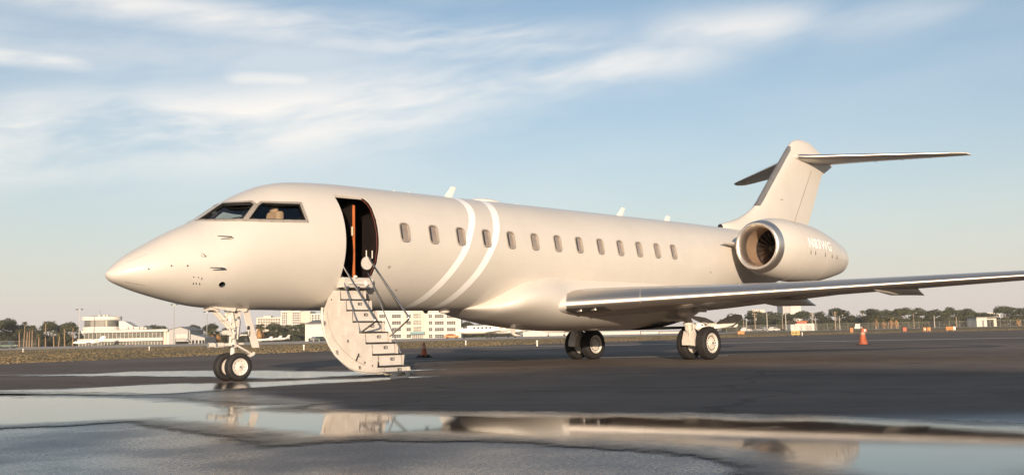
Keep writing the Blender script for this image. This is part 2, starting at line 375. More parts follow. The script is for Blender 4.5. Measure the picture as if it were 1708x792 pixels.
# ------------------------------------------------------------------ business jet: materials
def jet_paint(name, col, stripes=False):
    m = bpy.data.materials.new(name); m.use_nodes = True; g = NT(m.node_tree); b = m.node_tree.nodes['Principled BSDF']
    tc = g.n('ShaderNodeTexCoord').outputs['Object']; x, y, z = g.sep(tc)
    n = g.noise(tc, .9, 5, .6); f = g.step(n, .3, .7, .97, 1.03)
    # faint soot and rain streaks
    st = g.noise(g.xyz(g.m('MULTIPLY', x, 7), g.m('MULTIPLY', y, 1.2), g.m('MULTIPLY', z, .9)), 2.0, 5, .7); f = g.m('MULTIPLY', f, g.step(st, .5, .85, 1.0, .95))
    c = g.mix(1.0, (*col, 1), g.xyz(f, f, f), 'MULTIPLY')
    if stripes:
        th = g.m('DIVIDE', g.m('ARCTAN2', g.m('ABSOLUTE', y), g.m('SUBTRACT', z, 2.7084)), math.pi)
        for pts, wd in (([(0, 8.17), (25, 8.13), (41, 8.10), (58, 7.96), (75, 7.745), (93, 7.52), (110, 7.25), (127, 7.0), (145, 6.79), (166, 6.62), (180, 6.55)], .094),
                        ([(0, 9.06), (20, 9.00), (41, 8.875), (59, 8.72), (80, 8.50), (92.5, 8.315), (110.5, 8.055), (129, 7.79), (151, 7.56), (171, 7.42), (180, 7.38)], .100)):
            fc = g.n('ShaderNodeFloatCurve'); cv = fc.mapping.curves[0]
            while len(cv.points) < len(pts): cv.points.new(.5, .5)
            for q, (a, xv) in zip(cv.points, pts): q.location = (a/180, (xv-6)/4)
            fc.mapping.update(); g.put(fc.inputs['Value'], th)
            d = g.m('ABSOLUTE', g.m('SUBTRACT', x, g.m('ADD', g.m('MULTIPLY', fc.outputs[0], 4), 6)))
            wdt = g.m('ADD', wd, g.m('MULTIPLY', g.m('ABSOLUTE', g.m('SUBTRACT', th, .45)), .07))
            c = g.mix(g.step(g.m('SUBTRACT', d, wdt), -.004, .004, 1, 0), c, (.92, .905, .87, 1))
        # skin joints: thin dark hoops and stringer lines
        hoop = g.m('ABSOLUTE', g.m('SUBTRACT', g.m('FRACT', g.m('DIVIDE', g.m('ADD', x, .9), 2.43)), .5))
        lap = g.m('ABSOLUTE', g.m('SUBTRACT', g.m('FRACT', g.m('MULTIPLY', th, 4.0)), .3))
        j = g.m('MULTIPLY', g.m('MULTIPLY', g.step(hoop, .0010, .0022, .90, 1), g.step(lap, .002, .005, .94, 1)), 1)
        j = g.m('MAXIMUM', j, g.step(x, 4.6, 4.2))
        c = g.mix(1.0, c, g.xyz(j, j, j), 'MULTIPLY')
    g.put(b.inputs['Base Color'], c)
    b.inputs['Roughness'].default_value = .46; b.inputs['Coat Weight'].default_value = .40; b.inputs['Coat Roughness'].default_value = .07
    bp = g.n('ShaderNodeBump'); bp.inputs['Strength'].default_value = .05; bp.inputs['Distance'].default_value = .05
    g.put(bp.inputs['Height'], g.noise(tc, 1.8, 3, .5)); g.put(b.inputs['Normal'], bp.outputs[0])
    MATS[name] = m; return m
BEIGE_C = (.59, .555, .50)
SKIN = jet_paint('beige_livery', BEIGE_C, True)
BEIGE = jet_paint('beige_paint', BEIGE_C)
WHITE = mat('jet_white', (.74, .70, .64), .35, var=.05, coat=.5)
DARKIN = mat('cabin_dark', (.011, .007, .006), .6, var=.3, vscale=4)
METAL = mat('polished_aluminium', (.80, .74, .67), .42, 1.0, var=.05, vscale=.8)
LEM = mat('satin_aluminium', (.62, .575, .52), .50, 1.0, var=.06, vscale=.8)
DMETAL = mat('brushed_steel', (.50, .48, .45), .34, 1.0, var=.15)
CHROME = mat('rail_steel', (.62, .58, .53), .22, 1.0)
RUBBER = mat('tyre_rubber', (.018, .017, .017), .75, var=.2, vscale=9, bump=.15)
RUBBERG = mat('black_rubber_trim', (.02, .02, .02), .6)
GEARW = mat('gear_white', (.66, .61, .545), .42, var=.08, vscale=9)
GREYP = mat('wing_grey', (.46, .42, .37), .38, var=.08, vscale=1.2, coat=.3)
BLACKP = mat('black_metal', (.03, .03, .03), .45)
WFRAME = mat('window_surround', (.42, .37, .31), .42, .35, var=.06)
WOODM = mat('orange_wood_edge', (.55, .16, .05), .45, var=.15, vscale=9)
CREAM = mat('cream_leather', (.72, .56, .40), .6, var=.08)
SHADEM = mat('window_shade', (.36, .31, .275), .30, var=.10, vscale=3, coat=.5)
HOLE = mat('open_port', (.008, .008, .008), .8)
def glass_mat(name, tint, rough=.02):
    m = bpy.data.materials.new(name); m.use_nodes = True; g = NT(m.node_tree); nt_ = m.node_tree; nt_.nodes.remove(nt_.nodes['Principled BSDF'])
    gl = g.n('ShaderNodeBsdfGlossy'); gl.inputs['Roughness'].default_value = rough; gl.inputs['Color'].default_value = (.95, .95, .95, 1)
    tr = g.n('ShaderNodeBsdfTransparent'); tr.inputs[0].default_value = (*tint, 1)
    fr = g.n('ShaderNodeFresnel'); g.put(fr.inputs[0], g.m('SUBTRACT', 1.5, g.m('MULTIPLY', g.n('ShaderNodeNewGeometry').outputs['Backfacing'], .8333)))
    mx = g.n('ShaderNodeMixShader'); g.put(mx.inputs[0], g.m('ADD', g.m('MULTIPLY', fr.outputs[0], 1.2), .03, clamp=True))
    nt_.links.new(tr.outputs[0], mx.inputs[1]); nt_.links.new(gl.outputs[0], mx.inputs[2]); nt_.links.new(mx.outputs[0], nt_.nodes['Material Output'].inputs[0])
    MATS[name] = m; return m
COCKG = glass_mat('cockpit_glass', (.72, .70, .66))

# ------------------------------------------------------------------ business jet: fuselage form
RF, ZCF = 1.345, 2.7084
NX = np.array([0, .08, .3, .7, 1.2, 1.7, 2.2, 2.7, 3.2, 3.7, 4.3, 5.0])
NT_ = np.array([2.0055, 2.118, 2.318, 2.570, 2.852, 3.094, 3.429, 3.708, 3.903, 3.996, 4.036, ZCF+RF])
NB_ = np.array([2.0055, 1.885, 1.787, 1.658, 1.532, 1.435, 1.394, 1.375, 1.372, 1.366, 1.3635, ZCF-RF])
NW_ = np.array([0, .179, .368, .593, .780, .941, 1.066, 1.155, 1.231, 1.284, 1.325, RF])
AX = np.array([5.0, 15.5, 16.5, 17.5, 18.5, 19.5, 20.5, 21.5, 22.5, 23.5, 24.5, 25.5, 26.4, 27.0])
AT_ = np.array([4.0534, 4.0534, 4.0534, 4.052, 4.045, 4.035, 4.02, 4.0, 3.97, 3.93, 3.88, 3.80, 3.70, 3.58])
AB_ = np.array([1.3634, 1.3634, 1.38, 1.43, 1.52, 1.65, 1.82, 2.02, 2.23, 2.45, 2.66, 2.87, 3.06, 3.25])
AW_ = np.array([RF, RF, 1.343, 1.33, 1.29, 1.23, 1.15, 1.05, .93, .79, .63, .46, .30, .16])
def pchip(xk, yk, x, end0=True):
    h = np.diff(xk); d = np.diff(yk)/h; m = np.zeros(len(yk))
    for i in range(1, len(xk)-1):
        if d[i-1]*d[i] > 0:
            w1 = 2*h[i]+h[i-1]; w2 = h[i]+2*h[i-1]; m[i] = (w1+w2)/(w1/d[i-1]+w2/d[i])
    m[0] = d[0]; m[-1] = 0 if end0 else d[-1]
    i = np.clip(np.searchsorted(xk, x)-1, 0, len(xk)-2); t = (x-xk[i])/h[i]
    return (1+2*t)*(1-t)**2*yk[i]+t*(1-t)**2*h[i]*m[i]+t*t*(3-2*t)*yk[i+1]+t*t*(t-1)*h[i]*m[i+1]
def fprof(x):
    x = np.atleast_1d(np.asarray(x, float))
    s = np.sqrt(np.clip(x, 0, 5)); S = np.sqrt(NX)
    a = [pchip(S, k, s) for k in (NT_, NB_, NW_)]
    xa = np.clip(x, 5.0, 27.0); b = []
    for k in (AT_, AB_, AW_):
        kk = k.copy(); v = pchip(AX, kk, xa, False); b.append(v)
    return [np.where(x <= 5, p, q) for p, q in zip(a, b)]
def fpt(x, th, off=0.0):
    """point on the fuselage skin, th in degrees from the crown towards the left side"""
    zt, zb, wv = [float(k[0]) for k in fprof(x)]; t = R(th)
    h = (zt-zb)/2; p = Vector((x, -wv*math.sin(t), (zt+zb)/2+h*math.cos(t)))
    if off:
        n = Vector((0, -math.sin(t)/max(wv, .01), math.cos(t)/max(h, .01))).normalized(); p += n*off
    return p
def fnorm(x, th):
    e = .01; a = fpt(x+e, th)-fpt(max(x-e, 0.001), th); b = fpt(x, th+.5)-fpt(x, th-.5)
    n = b.cross(a).normalized()
    return n if n.dot(fpt(x, th, .1)-fpt(x, th)) > 0 else -n
jet = empty('business_jet', (0, 0, 0))
tag(jet, 'large beige private jet with two white hoops and its airstair open on the wet apron', 'jet')

xs = list(np.linspace(0.02, 1, 26)**2*.7) + list(np.linspace(.75, 5.5, 60)) + list(np.linspace(5.7, 15.4, 50)) + list(np.linspace(15.6, 27.0, 56))
NTH = 112
fm = MB(); rings = []
for x in xs:
    zt, zb, wv = [float(k[0]) for k in fprof(x)]
    rings.append([Vector((x, -wv*math.sin(2*math.pi*k/NTH), (zt+zb)/2+(zt-zb)/2*math.cos(2*math.pi*k/NTH))) for k in range(NTH)])
fm.loft(rings, cap=False)
o0 = len(fm.v); fm.v += [(0, 0, 2.0055), (27.06, 0, 3.41)]
nR = len(rings); fm.f += [(o0, k, (k+1) % NTH) for k in range(NTH)] + [(o0+1, (nR-1)*NTH+(k+1) % NTH, (nR-1)*NTH+k) for k in range(NTH)]; fm.mi += [0]*(2*NTH)
fus = fm.build('fuselage', [SKIN], jet)

def room(x0, x1, zf, off, zc=None, n=9):
    m_ = MB(); rr = []
    for x in np.linspace(x0, x1, n):
        zt, zb, wv = [float(k[0]) for k in fprof(x)]; a = wv-off; h = (zt-zb)/2-off; zm = (zt+zb)/2
        t0 = math.acos(max(-1, min(1, (zf-zm)/h))); ring = []
        for k in range(25):
            t = -t0+2*t0*k/24; ring.append(Vector((x, -a*math.sin(t), zm+h*math.cos(t))))
        rr.append(ring)
    m_.loft(rr); return m_
cutters = []
cutters.append(room(2.02, 3.85, 2.62, .06).build('cut', [DARKIN]))
cutters.append(room(3.97, 5.75, 2.0, .07).build('cut', [DARKIN]))
def poly_cut(pts, depth_out, depth_in, m_, nrm):
    nrm = Vector(nrm).normalized(); k = MB(); pts = [Vector(p) for p in pts]; hi = max(p.dot(nrm) for p in pts)+depth_out; k.prism([p+nrm*(hi-p.dot(nrm)) for p in pts], -nrm*(depth_out+depth_in+.1)); return k.build('cut', [m_])
def rrect(x0, x1, z0, z1, r, n=5):
    P = []
    for cx, cz, a0 in ((x1-r, z1-r, 0), (x0+r, z1-r, 90), (x0+r, z0+r, 180), (x1-r, z0+r, 270)):
        for i in range(n+1):
            a = R(a0+90*i/n); P.append((cx+r*math.cos(a), cz+r*math.sin(a)))
    return P
# cabin door opening, its crown corners rounded
door_out = [(4.30, 1.985), (5.0, 1.985), (5.07, 2.05), (5.11, 2.2), (5.115, 3.45), (5.10, 3.57), (5.05, 3.66), (4.97, 3.70), (4.30, 3.70)]
k = MB(); k.prism([(x, -1.7, z) for x, z in door_out], (0, 1.05, 0)); cutters.append(k.build('cut', [DARKIN]))
# windscreens: panels on the skin, left and right
WS1 = [(1.698, -0.159, 3.08), (1.809, -0.14, 3.151), (1.912, -0.136, 3.222), (2.01, -0.136, 3.291), (2.111, -0.130, 3.361), (2.226, -0.127, 3.436), (2.257, -0.284, 3.426), (2.314, -0.394, 3.424), (2.379, -0.49, 3.424), (2.454, -0.567, 3.426), (2.538, -0.631, 3.43), (2.549, -0.685, 3.401), (2.56, -0.715, 3.382), (2.492, -0.748, 3.316), (2.43, -0.772, 3.252), (2.364, -0.801, 3.188), (2.305, -0.822, 3.125), (2.246, -0.843, 3.063), (2.106, -0.759, 3.059), (1.979, -0.654, 3.058), (1.865, -0.526, 3.061), (1.767, -0.371, 3.066)]
WS2 = [(2.339, -0.891, 3.059), (2.392, -0.873, 3.117), (2.445, -0.855, 3.176), (2.501, -0.833, 3.235), (2.56, -0.806, 3.296), (2.62, -0.78, 3.356), (2.655, -0.773, 3.381), (2.708, -0.765, 3.418), (2.835, -0.831, 3.416), (2.965, -0.894, 3.415), (3.105, -0.944, 3.415), (3.253, -0.982, 3.418), (3.408, -1.012, 3.422), (3.405, -1.059, 3.352), (3.407, -1.097, 3.284), (3.413, -1.131, 3.217), (3.421, -1.161, 3.151), (3.432, -1.186, 3.085), (3.192, -1.15, 3.076), (2.962, -1.105, 3.069), (2.745, -1.044, 3.064), (2.537, -0.973, 3.06)]
def pnorm(P):
    P = [Vector(q) for q in P]; c = sum(P, Vector())/len(P); n = Vector()
    for i in range(len(P)): n += (P[i]-c).cross(P[(i+1) % len(P)]-c)
    n.normalize(); return n if n.z > 0 else -n
for sgn in (1, -1):
    for W_ in (WS1, WS2):
        P = [(x, y*sgn, z) for x, y, z in W_]; cutters.append(poly_cut(P, .25, .22, RUBBERG, pnorm(P)))
# cabin windows
WX = [5.827, 6.636, 7.436, 8.234, 9.035, 9.850, 10.67, 11.48, 12.313, 13.13, 13.94, 14.75, 15.52]
WZ = 2.975
k = MB()
for sgn in (1, -1):
    for x in WX:
        ol = rrect(x-.115, x+.115, WZ-.19, WZ+.19, .085)
        nn = fnorm(x, 78.5); nn = Vector((0, nn.y*sgn, nn.z))
        cc = fpt(x, 78.5); cc.y *= sgn
        uu = Vector((0, -nn.z*sgn, nn.y*sgn))
        if uu.z < 0: uu = -uu
        pts = [cc+Vector((px-x, 0, 0))+uu*(pz-WZ)+nn*.06 for px, pz in ol]
        k.prism(pts, -nn*.095)
cutters.append(k.build('cut', [mat('window_dark', (.055, .05, .05), .25, coat=.6)]))
# round inlet port low on the nose
pp = fpt(1.836, 123.2); pn = fnorm(1.836, 123.2); k = MB(); k.cyl(pp+pn*.05, pp-pn*.08, .052, n=16); cutters.append(k.build('cut', [HOLE]))
for c in cutters:
    md = fus.modifiers.new('cut', 'BOOLEAN'); md.object = c; md.operation = 'DIFFERENCE'; md.solver = 'EXACT'
    try: md.material_mode = 'TRANSFER'
    except Exception: pass
    dg = bpy.context.evaluated_depsgraph_get(); dg.update()
    nm = bpy.data.meshes.new_from_object(fus.evaluated_get(dg)); fus.modifiers.clear()
    if len(nm.polygons) > .8*len(fus.data.polygons): fus.data = nm
    else: print('cut skipped')
nm = fus.data
smoothen(nm, 32)
for c in cutters: bpy.data.objects.remove(c)

# panes, blinds and surrounds of the cabin windows
def win_mesh(kind):
    m_ = MB()
    if kind == 'pane':
        ol = rrect(-.117, .117, -.192, .192, .085); m_.v = [(x, 0, z) for x, z in ol]; m_.f = [tuple(range(len(ol)))]; m_.mi = [0]
    elif kind == 'surround':
        a = rrect(-.140, .140, -.215, .215, .10, 8); b = rrect(-.113, .113, -.188, .188, .083, 8); n = len(a)
        m_.v = [(x, -.006, z) for x, z in a]+[(x, -.016, z) for x, z in [(p[0]*.97, p[1]*.98) for p in a]]+[(x, -.012, z) for x, z in b]+[(x, .03, z) for x, z in b]
        for r_ in range(3):
            for i in range(n): m_.f.append((r_*n+i, r_*n+(i+1) % n, (r_+1)*n+(i+1) % n, (r_+1)*n+i)); m_.mi.append(0)
    elif kind == 'shade':
        m_.box((0, 0, 0), (.232, .004, .36))
    me = m_.mesh(kind, {'pane': GLASSW, 'surround': WFRAME, 'shade': SHADEM}[kind]); 
    if kind == 'surround': smoothen(me, 50)
    return me
GLASSW = glass_mat('cabin_glass', (.90, .88, .85))
PANE, SURR, SHADE = win_mesh('pane'), win_mesh('surround'), win_mesh('shade')
for sgn in (1, -1):
    for i, x in enumerate(WX):
        base = fpt(x, 78.5); base.y *= sgn; tilt = math.atan2(fnorm(x, 78.5).z, -fnorm(x, 78.5).y)
        ro = (tilt*-1 if sgn > 0 else tilt*-1, 0, 0 if sgn > 0 else math.pi)
        sr = bpy.data.objects.new('cabin_window', SURR); link(sr, jet); sr.location = base; sr.rotation_euler = ro
        pn_ = bpy.data.objects.new('pane', PANE); link(pn_, sr); pn_.location = (0, .010, 0)
        sh_ = bpy.data.objects.new('shade', SHADE); link(sh_, sr); sh_.location = (.045+.012*math.sin(i*2.1), .022, .006*math.cos(i*1.7)); sh_.scale = (.66+.10*math.sin(i*1.3+1), 1, 1)

# windscreen panes, their metal surround with rows of fasteners
def skin_patch(ol, off, n=10):
    """grid patch over a quad whose corners are (x, th) on the skin"""
    (a, b, c, d) = ol; vs = []; fs = []
    for i in range(n+1):
        for j in range(n+1):
            s, t = i/n, j/n
            x = (a[0]*(1-s)+b[0]*s)*(1-t)+(d[0]*(1-s)+c[0]*s)*t; th = (a[1]*(1-s)+b[1]*s)*(1-t)+(d[1]*(1-s)+c[1]*s)*t
            vs.append(fpt(x, th)+fnorm(x, th)*off)
    for i in range(n):
        for j in range(n): fs.append((i*(n+1)+j, (i+1)*(n+1)+j, (i+1)*(n+1)+j+1, i*(n+1)+j+1))
    return vs, fs
def to_skin(P):
    x, y, z = P; zt, zb, wv = [float(k[0]) for k in fprof(x)]
    return (x, math.degrees(math.atan2(-y/wv, (z-(zt+zb)/2)/((zt-zb)/2))))
def ring_strip(inner, outer, off, per=8):
    m_ = MB(); n = len(inner); I = []; O = []
    for i in range(n):
        for q in range(per):
            t = q/per
            for L, src in ((I, inner), (O, outer)):
                a, b = src[i], src[(i+1) % n]; x, th = a[0]*(1-t)+b[0]*t, a[1]*(1-t)+b[1]*t
                L.append(fpt(x, th)+fnorm(x, th)*off)
    N = len(I); m_.v = [tuple(v) for v in I+O]; m_.f = [(i, (i+1) % N, N+(i+1) % N, N+i) for i in range(N)]; m_.mi = [0]*N
    return m_, I, O
def mirror(m_): m_.v = [(x, -y, z) for x, y, z in m_.v]; m_.f = [tuple(reversed(f)) for f in m_.f]; return m_
def grow(ol, k):
    cx = sum(p[0] for p in ol)/len(ol); ct = sum(p[1] for p in ol)/len(ol)
    out_ = []
    for i, q in enumerate(ol):
        dx, dt = (q[0]-cx)*1.2, (q[1]-ct)*.0205; L = math.hypot(dx, dt); out_.append((q[0]+dx/L*k/1.2, q[1]+dt/L*k/.0205))
    return out_
def grow_planar(P, k):
    P = [Vector(q) for q in P]; c = sum(P, Vector())/len(P); out_ = []; n = len(P); nn = pnorm(P)
    ed = []
    for i in range(n):
        a, b = P[i], P[(i+1) % n]; e = (b-a).normalized(); o_ = e.cross(nn)
        if o_.dot((a+b)/2-c) < 0: o_ = -o_
        ed.append(o_)
    for i in range(n):
        o_ = ed[i-1]+ed[i]; out_.append(P[i]+o_/max(.35, 1+ed[i-1].dot(ed[i]))*k)
    return out_
for sgn in (1, -1):
    for nm_, W_ in (('windscreen', WS1), ('side_windscreen', WS2)):
        ins = [to_skin(p) for p in W_]
        outr = [to_skin(tuple(q)) for q in grow_planar(W_, .055)]
        # pane set a little below the skin
        k = MB(); nn = pnorm(W_); c_ = sum((Vector(p) for p in W_), Vector())/len(W_)
        lo_ = min(Vector(p).dot(nn) for p in W_)-.012; pts = [Vector(p)+nn*(lo_-Vector(p).dot(nn))+(Vector(p)-c_)*.03 for p in W_]
        k.v = [tuple(v) for v in pts]; k.f = [tuple(range(len(pts)))]; k.mi = [0]
        if sgn < 0: mirror(k)
        pane = k.build(nm_, COCKG, jet)
        k, I, O = ring_strip(ins, outr, .008, 2)
        if sgn < 0: mirror(k)
        fr = k.build('frame', WFRAME, pane, smooth=60)
        in2 = [to_skin(tuple(q)) for q in grow_planar(W_, -.018)]
        k, _, _ = ring_strip(in2, ins, .004, 2)
        if sgn < 0: mirror(k)
        k.build('seal', RUBBERG, pane, smooth=60)
        if sgn > 0:
            k = MB()
            for i in range(0, len(I), 2):
                q = (I[i]+O[i])/2; nrm = (q-Vector((q.x, 0, 2.9))).normalized(); k.cyl(q-nrm*.002, q+nrm*.004, .0065, n=6)
            k.build('fasteners', BLACKP, pane, kind='stuff')
# flight deck seen through the glass
def part(name, m_, mt, parent=jet, smooth=None, bevel=0, kind=None): return m_.build(name, mt, parent, smooth, bevel, kind)
for sg in (-1, 1):
    k = MB(); k.box((3.15, sg*.52, 2.95), (.16, .46, .70)); k.box((2.92, sg*.52, 2.78), (.46, .46, .14)); st = part('crew_seat', k, CREAM, bevel=.05)
    k = MB(); k.ball((3.13, sg*.52, 3.35), (.075, .13, .12), 12, 8); part('headrest', k, CREAM, st, smooth=60)
k = MB(); k.prism([(2.15, -.75, 2.62), (2.45, -.75, 2.62), (2.45, -.75, 3.02), (2.22, -.75, 3.08), (2.10, -.75, 2.98)], (0, 1.5, 0)); part('instrument_panel', k, BLACKP, bevel=.02)
k = MB(); k.prism([(2.05, -.62, 3.03), (2.36, -.70, 3.13), (2.36, .70, 3.13), (2.05, .62, 3.03)], (0, 0, .02)); part('glareshield', k, DMETAL)

# nose details: pitot masts, vane, drain marks, lightning strips, small ports
for x0, t0, x1, t1 in ((1.921, 68.7, 1.657, 57.8), (1.749, 100.3, 1.502, 101.5)):
    b0 = fpt(x0, t0); n0 = fnorm(x0, t0); k = MB()
    k.loft([[b0+Vector((dx, 0, 0))+n0*h_+Vector((0, 0, dz)) for dx, dz in ((-.045, -.006), (0, -.012), (.055, 0), (0, .012))] for h_ in (-.01, .10)])
    tip = b0+n0*.10; k.tube([tip+Vector((.03, 0, 0)), tip+Vector((-.14, 0, 0)), tip+Vector((-.26, 0, 0))], [.014, .012, .008], 8); part('pitot_probe', k, DMETAL, smooth=50)
b0 = fpt(1.424, 80.6); n0 = fnorm(1.424, 80.6); k = MB(); k.cyl(b0-n0*.005, b0+n0*.012, .035, n=14); k.loft([[b0+n0*h_+Vector((dx, 0, dz)) for dx, dz in ((-.03, .03), (.05, -.02), (.04, -.035))] for h_ in (.012, .07)]); part('angle_vane', k, DMETAL)
for x0, t0, r_ in ((.548, 91.2, .016), (.903, 90.4, .016), (1.169, 93.7, .016), (1.30, 112, .012), (1.381, 112.5, .011), (5.45, 110.8, .03), (17.36, 102.3, .03), (5.86, 133.9, .03), (9.447, 102, .012)):
    b0 = fpt(x0, t0); n0 = fnorm(x0, t0); k = MB(); k.cyl(b0-n0*.01, b0+n0*.004, r_, n=12); part('port', k, BLACKP if x0 < 5 else WFRAME)
for x0, x1, t0 in ((.25, .57, 48.7), (.25, .56, 138.4), (.25, .57, -48.7)):
    k = MB(); k.tube([fpt(x, t0, .001) for x in np.linspace(x0, x1, 10)], .004, 5); part('lightning_strip', k, DMETAL)
for i, (x0, t0) in enumerate(((1.32, 121.5), (1.37, 121.3), (1.43, 121.6), (1.44, 113.5))):
    b0 = fpt(x0, t0); n0 = fnorm(x0, t0); k = MB(); k.box(b0, (.012, .010, .05)); part('static_port_mark', k, BLACKP)
# ring around the inlet port
k = MB(); ring = []
aa = pn.orthogonal().normalized(); bb_ = pn.cross(aa)
k.tube([pp+pn*.002+(aa*math.cos(t)+bb_*math.sin(t))*.056 for t in np.linspace(0, 2*math.pi, 21)], .006, 5); part('port_ring', k, DMETAL, smooth=60)
# crown antennas, dome and beacons
def blade(x0, x1, x2, x3, z0, z1, th=.02):
    k = MB(); k.loft([[Vector((a, 0, z)), Vector(((a*2+b)/3, -th*s, z)), Vector((b, 0, z)), Vector(((a*2+b)/3, th*s, z))] for a, b, z, s in ((x0, x1, z0, 1), (x2, x3, z1, .6))]); return k
part('blade_antenna', blade(8.10, 8.36, 8.36, 8.53, 4.03, 4.33), WHITE, smooth=40)
part('blade_antenna', blade(14.64, 14.92, 14.92, 15.10, 4.03, 4.31), WHITE, smooth=40)
part('blade_antenna', blade(16.93, 17.23, 17.07, 17.28, 4.03, 4.22), WHITE, smooth=40)
k = MB(); k.loft([[Vector((x, wv*math.cos(t), 4.035+h_*max(math.sin(t), -.4))) for t in np.linspace(0, 2*math.pi, 17)[:-1]] for x, wv, h_ in ((8.95, .02, .01), (9.02, .14, .05), (9.2, .22, .085), (9.5, .24, .095), (9.75, .22, .085), (9.92, .15, .055), (10.0, .03, .01))]); part('satcom_dome', k, WHITE, smooth=60)
for x in (6.6, 7.03, 10.6):
    k = MB(); k.ball((x, 0, 4.055), (.05, .05, .04), 10, 6); part('beacon', k, WHITE, smooth=60)
for x in (11.9, 12.5): k = MB(); k.box((x, 0, 4.055), (.36, .05, .02)); part('flush_antenna', k, WHITE, bevel=.008)
# belly masts
k = blade(7.42, 7.60, 7.49, 7.57, 1.37, 1.30); part('belly_antenna', k, BLACKP)
k = MB(); k.loft([[Vector((x+dx, y, z)) for dx, y in ((0, -.02), (w_, -.008), (w_, .008), (0, .02))] for x, z, w_ in ((10.35, 1.02, .26), (10.30, .94, .20), (10.34, .80, .11), (10.42, .74, .30))]); part('drain_mast', k, WHITE, smooth=40)
k = MB(); k.ball((8.05, -.05, 1.345), (.16, .10, .05), 12, 6); part('belly_beacon', k, WHITE, smooth=60)

# ------------------------------------------------------------------ wing-to-body fairing
fx = [8.45, 8.67, 8.95, 9.46, 9.9, 10.4, 10.96, 11.8, 13.0, 14.5, 15.6, 16.4, 17.2, 17.9, 18.5]
fb = [1.38, 1.31, 1.20, 1.08, 1.00, .94, .885, .845, .835, .835, .85, .93, 1.09, 1.30, 1.52]
fz_ = [1.40, 1.483, 1.637, 1.916, 2.082, 2.20, 2.27, 2.30, 2.31, 2.30, 2.27, 2.2, 2.05, 1.85, 1.6]
frings = []
for x, zb_, zj in zip(fx, fb, fz_):
    yj = math.sqrt(max(RF**2-(zj-ZCF)**2, .002)) if x < 16.5 else .93*math.sqrt(max(1.30**2-(zj-ZCF)**2, .01))
    e = 2.05; zm = max(zj-.30, (zb_+zj)/2+.02); zm = min(zm, zb_+ .62) if zj-zb_ > .7 else zm
    h_ = zm-zb_; hu = max(zj-zm, .02)*1.35+.02
    wv = yj/(max(1-(abs(zj-zm)/hu)**e, .05))**(1/e); wv = min(wv, 1.56)
    wu = wv if x <= 10.4 else min(wv, float(np.interp(x, [10.4, 10.96, 11.8, 14, 16], [1.56, 1.47, 1.42, 1.40, 1.34]))); wl = wv if x <= 10.4 else float(np.interp(x, [10.4, 12, 15.6, 17.2, 18.5], [1.56, 1.60, 1.62, 1.2, .5]))
    ring = []
    for k_ in range(48):
        t = 2*math.pi*k_/48; s_, c_ = math.sin(t), math.cos(t)
        yy = -(wu if c_ > 0 else wl)*abs(s_)**(2/e)*(1 if s_ > 0 else -1); hh = hu if c_ > 0 else h_; zz = zm+hh*abs(c_)**(2/e)*(1 if c_ > 0 else -1)
        ring.append(Vector((x, yy, zz)))
    frings.append(ring)
# refine along x by interpolation for a smooth skin
def refine(rings, keys, xs_):
    A = np.array([[list(v) for v in r_] for r_ in rings]); keys = np.array(keys); out_ = []
    for x in xs_:
        out_.append([Vector([float(pchip(keys, A[:, i, c], np.array([x]), False)[0]) for c in range(3)]) for i in range(A.shape[1])])
    return out_
k = MB(); k.loft(refine(frings, fx, np.linspace(8.45, 18.5, 44))); part('belly_fairing', k, BEIGE, smooth=50)

# ------------------------------------------------------------------ wings
def foil(n=22, t=.12, camber=.015, low=.95):
    up, lo = [], []
    for i in range(n+1):
        x = (1-math.cos(math.pi*i/n))/2
        yt = 5*t*(.2969*math.sqrt(x)-.126*x-.3516*x*x+.2843*x**3-.1030*x**4)
        yc = camber*4*x*(1-x)
        up.append((x, yc+yt)); lo.append((x, yc-yt*low))
    return up, lo
WY = [0.9, 1.6, 3.0, 5.4, 8.0, 10.0, 12.0, 13.6, 14.0]
def wing_sec(y):
    le = 10.47+.75*(y-1.6)
    ch = np.interp(y, [.9, 1.6, 5.4, 10, 14], [7.0, 6.45, 4.15, 2.62, 1.45])
    tk = np.interp(y, [.9, 1.6, 3.2, 5.4, 10, 14], [.114, .114, .104, .086, .074, .07])
    z = 1.46+.048*(y-1.6); inc = R(np.interp(y, [.9, 3, 5.4, 14], [.4, -.6, -1.6, -2.4]))
    return le, float(ch), float(tk), z, inc
def wing_pts(y0, sgn, up, lo, off=0.0, skew=0.0):
    le, ch, tk, z, inc = wing_sec(y0); u_, l_ = foil(40, tk*1.06, .012, .80)
    def P(q, nsgn):
        y = y0-skew*q[0]*ch; le, c2, tk, z, inc = wing_sec(y); x, h_ = q[0]*c2, q[1]*c2
        X = le+x*math.cos(inc)+h_*math.sin(inc); Z = z+h_*math.cos(inc)-x*math.sin(inc)
        return Vector((X, sgn*y, Z))
    su = [q for q in u_ if q[0] <= up+1e-6]; sl = [q for q in l_ if q[0] <= lo+1e-6]
    pts = [P(q, 1) for q in reversed(su)] + [P(q, -1) for q in sl[1:]]
    if off:
        c_ = P((.35, 0), 0); o_ = []
        for i, q in enumerate(pts):
            a, b = pts[max(i-1, 0)], pts[min(i+1, len(pts)-1)]; tv = (b-a); nn = Vector((tv.z, 0, -tv.x)).normalized()
            if nn.dot(q-c_) < 0: nn = -nn
            o_.append(q+nn*off)
        pts = o_
    return pts
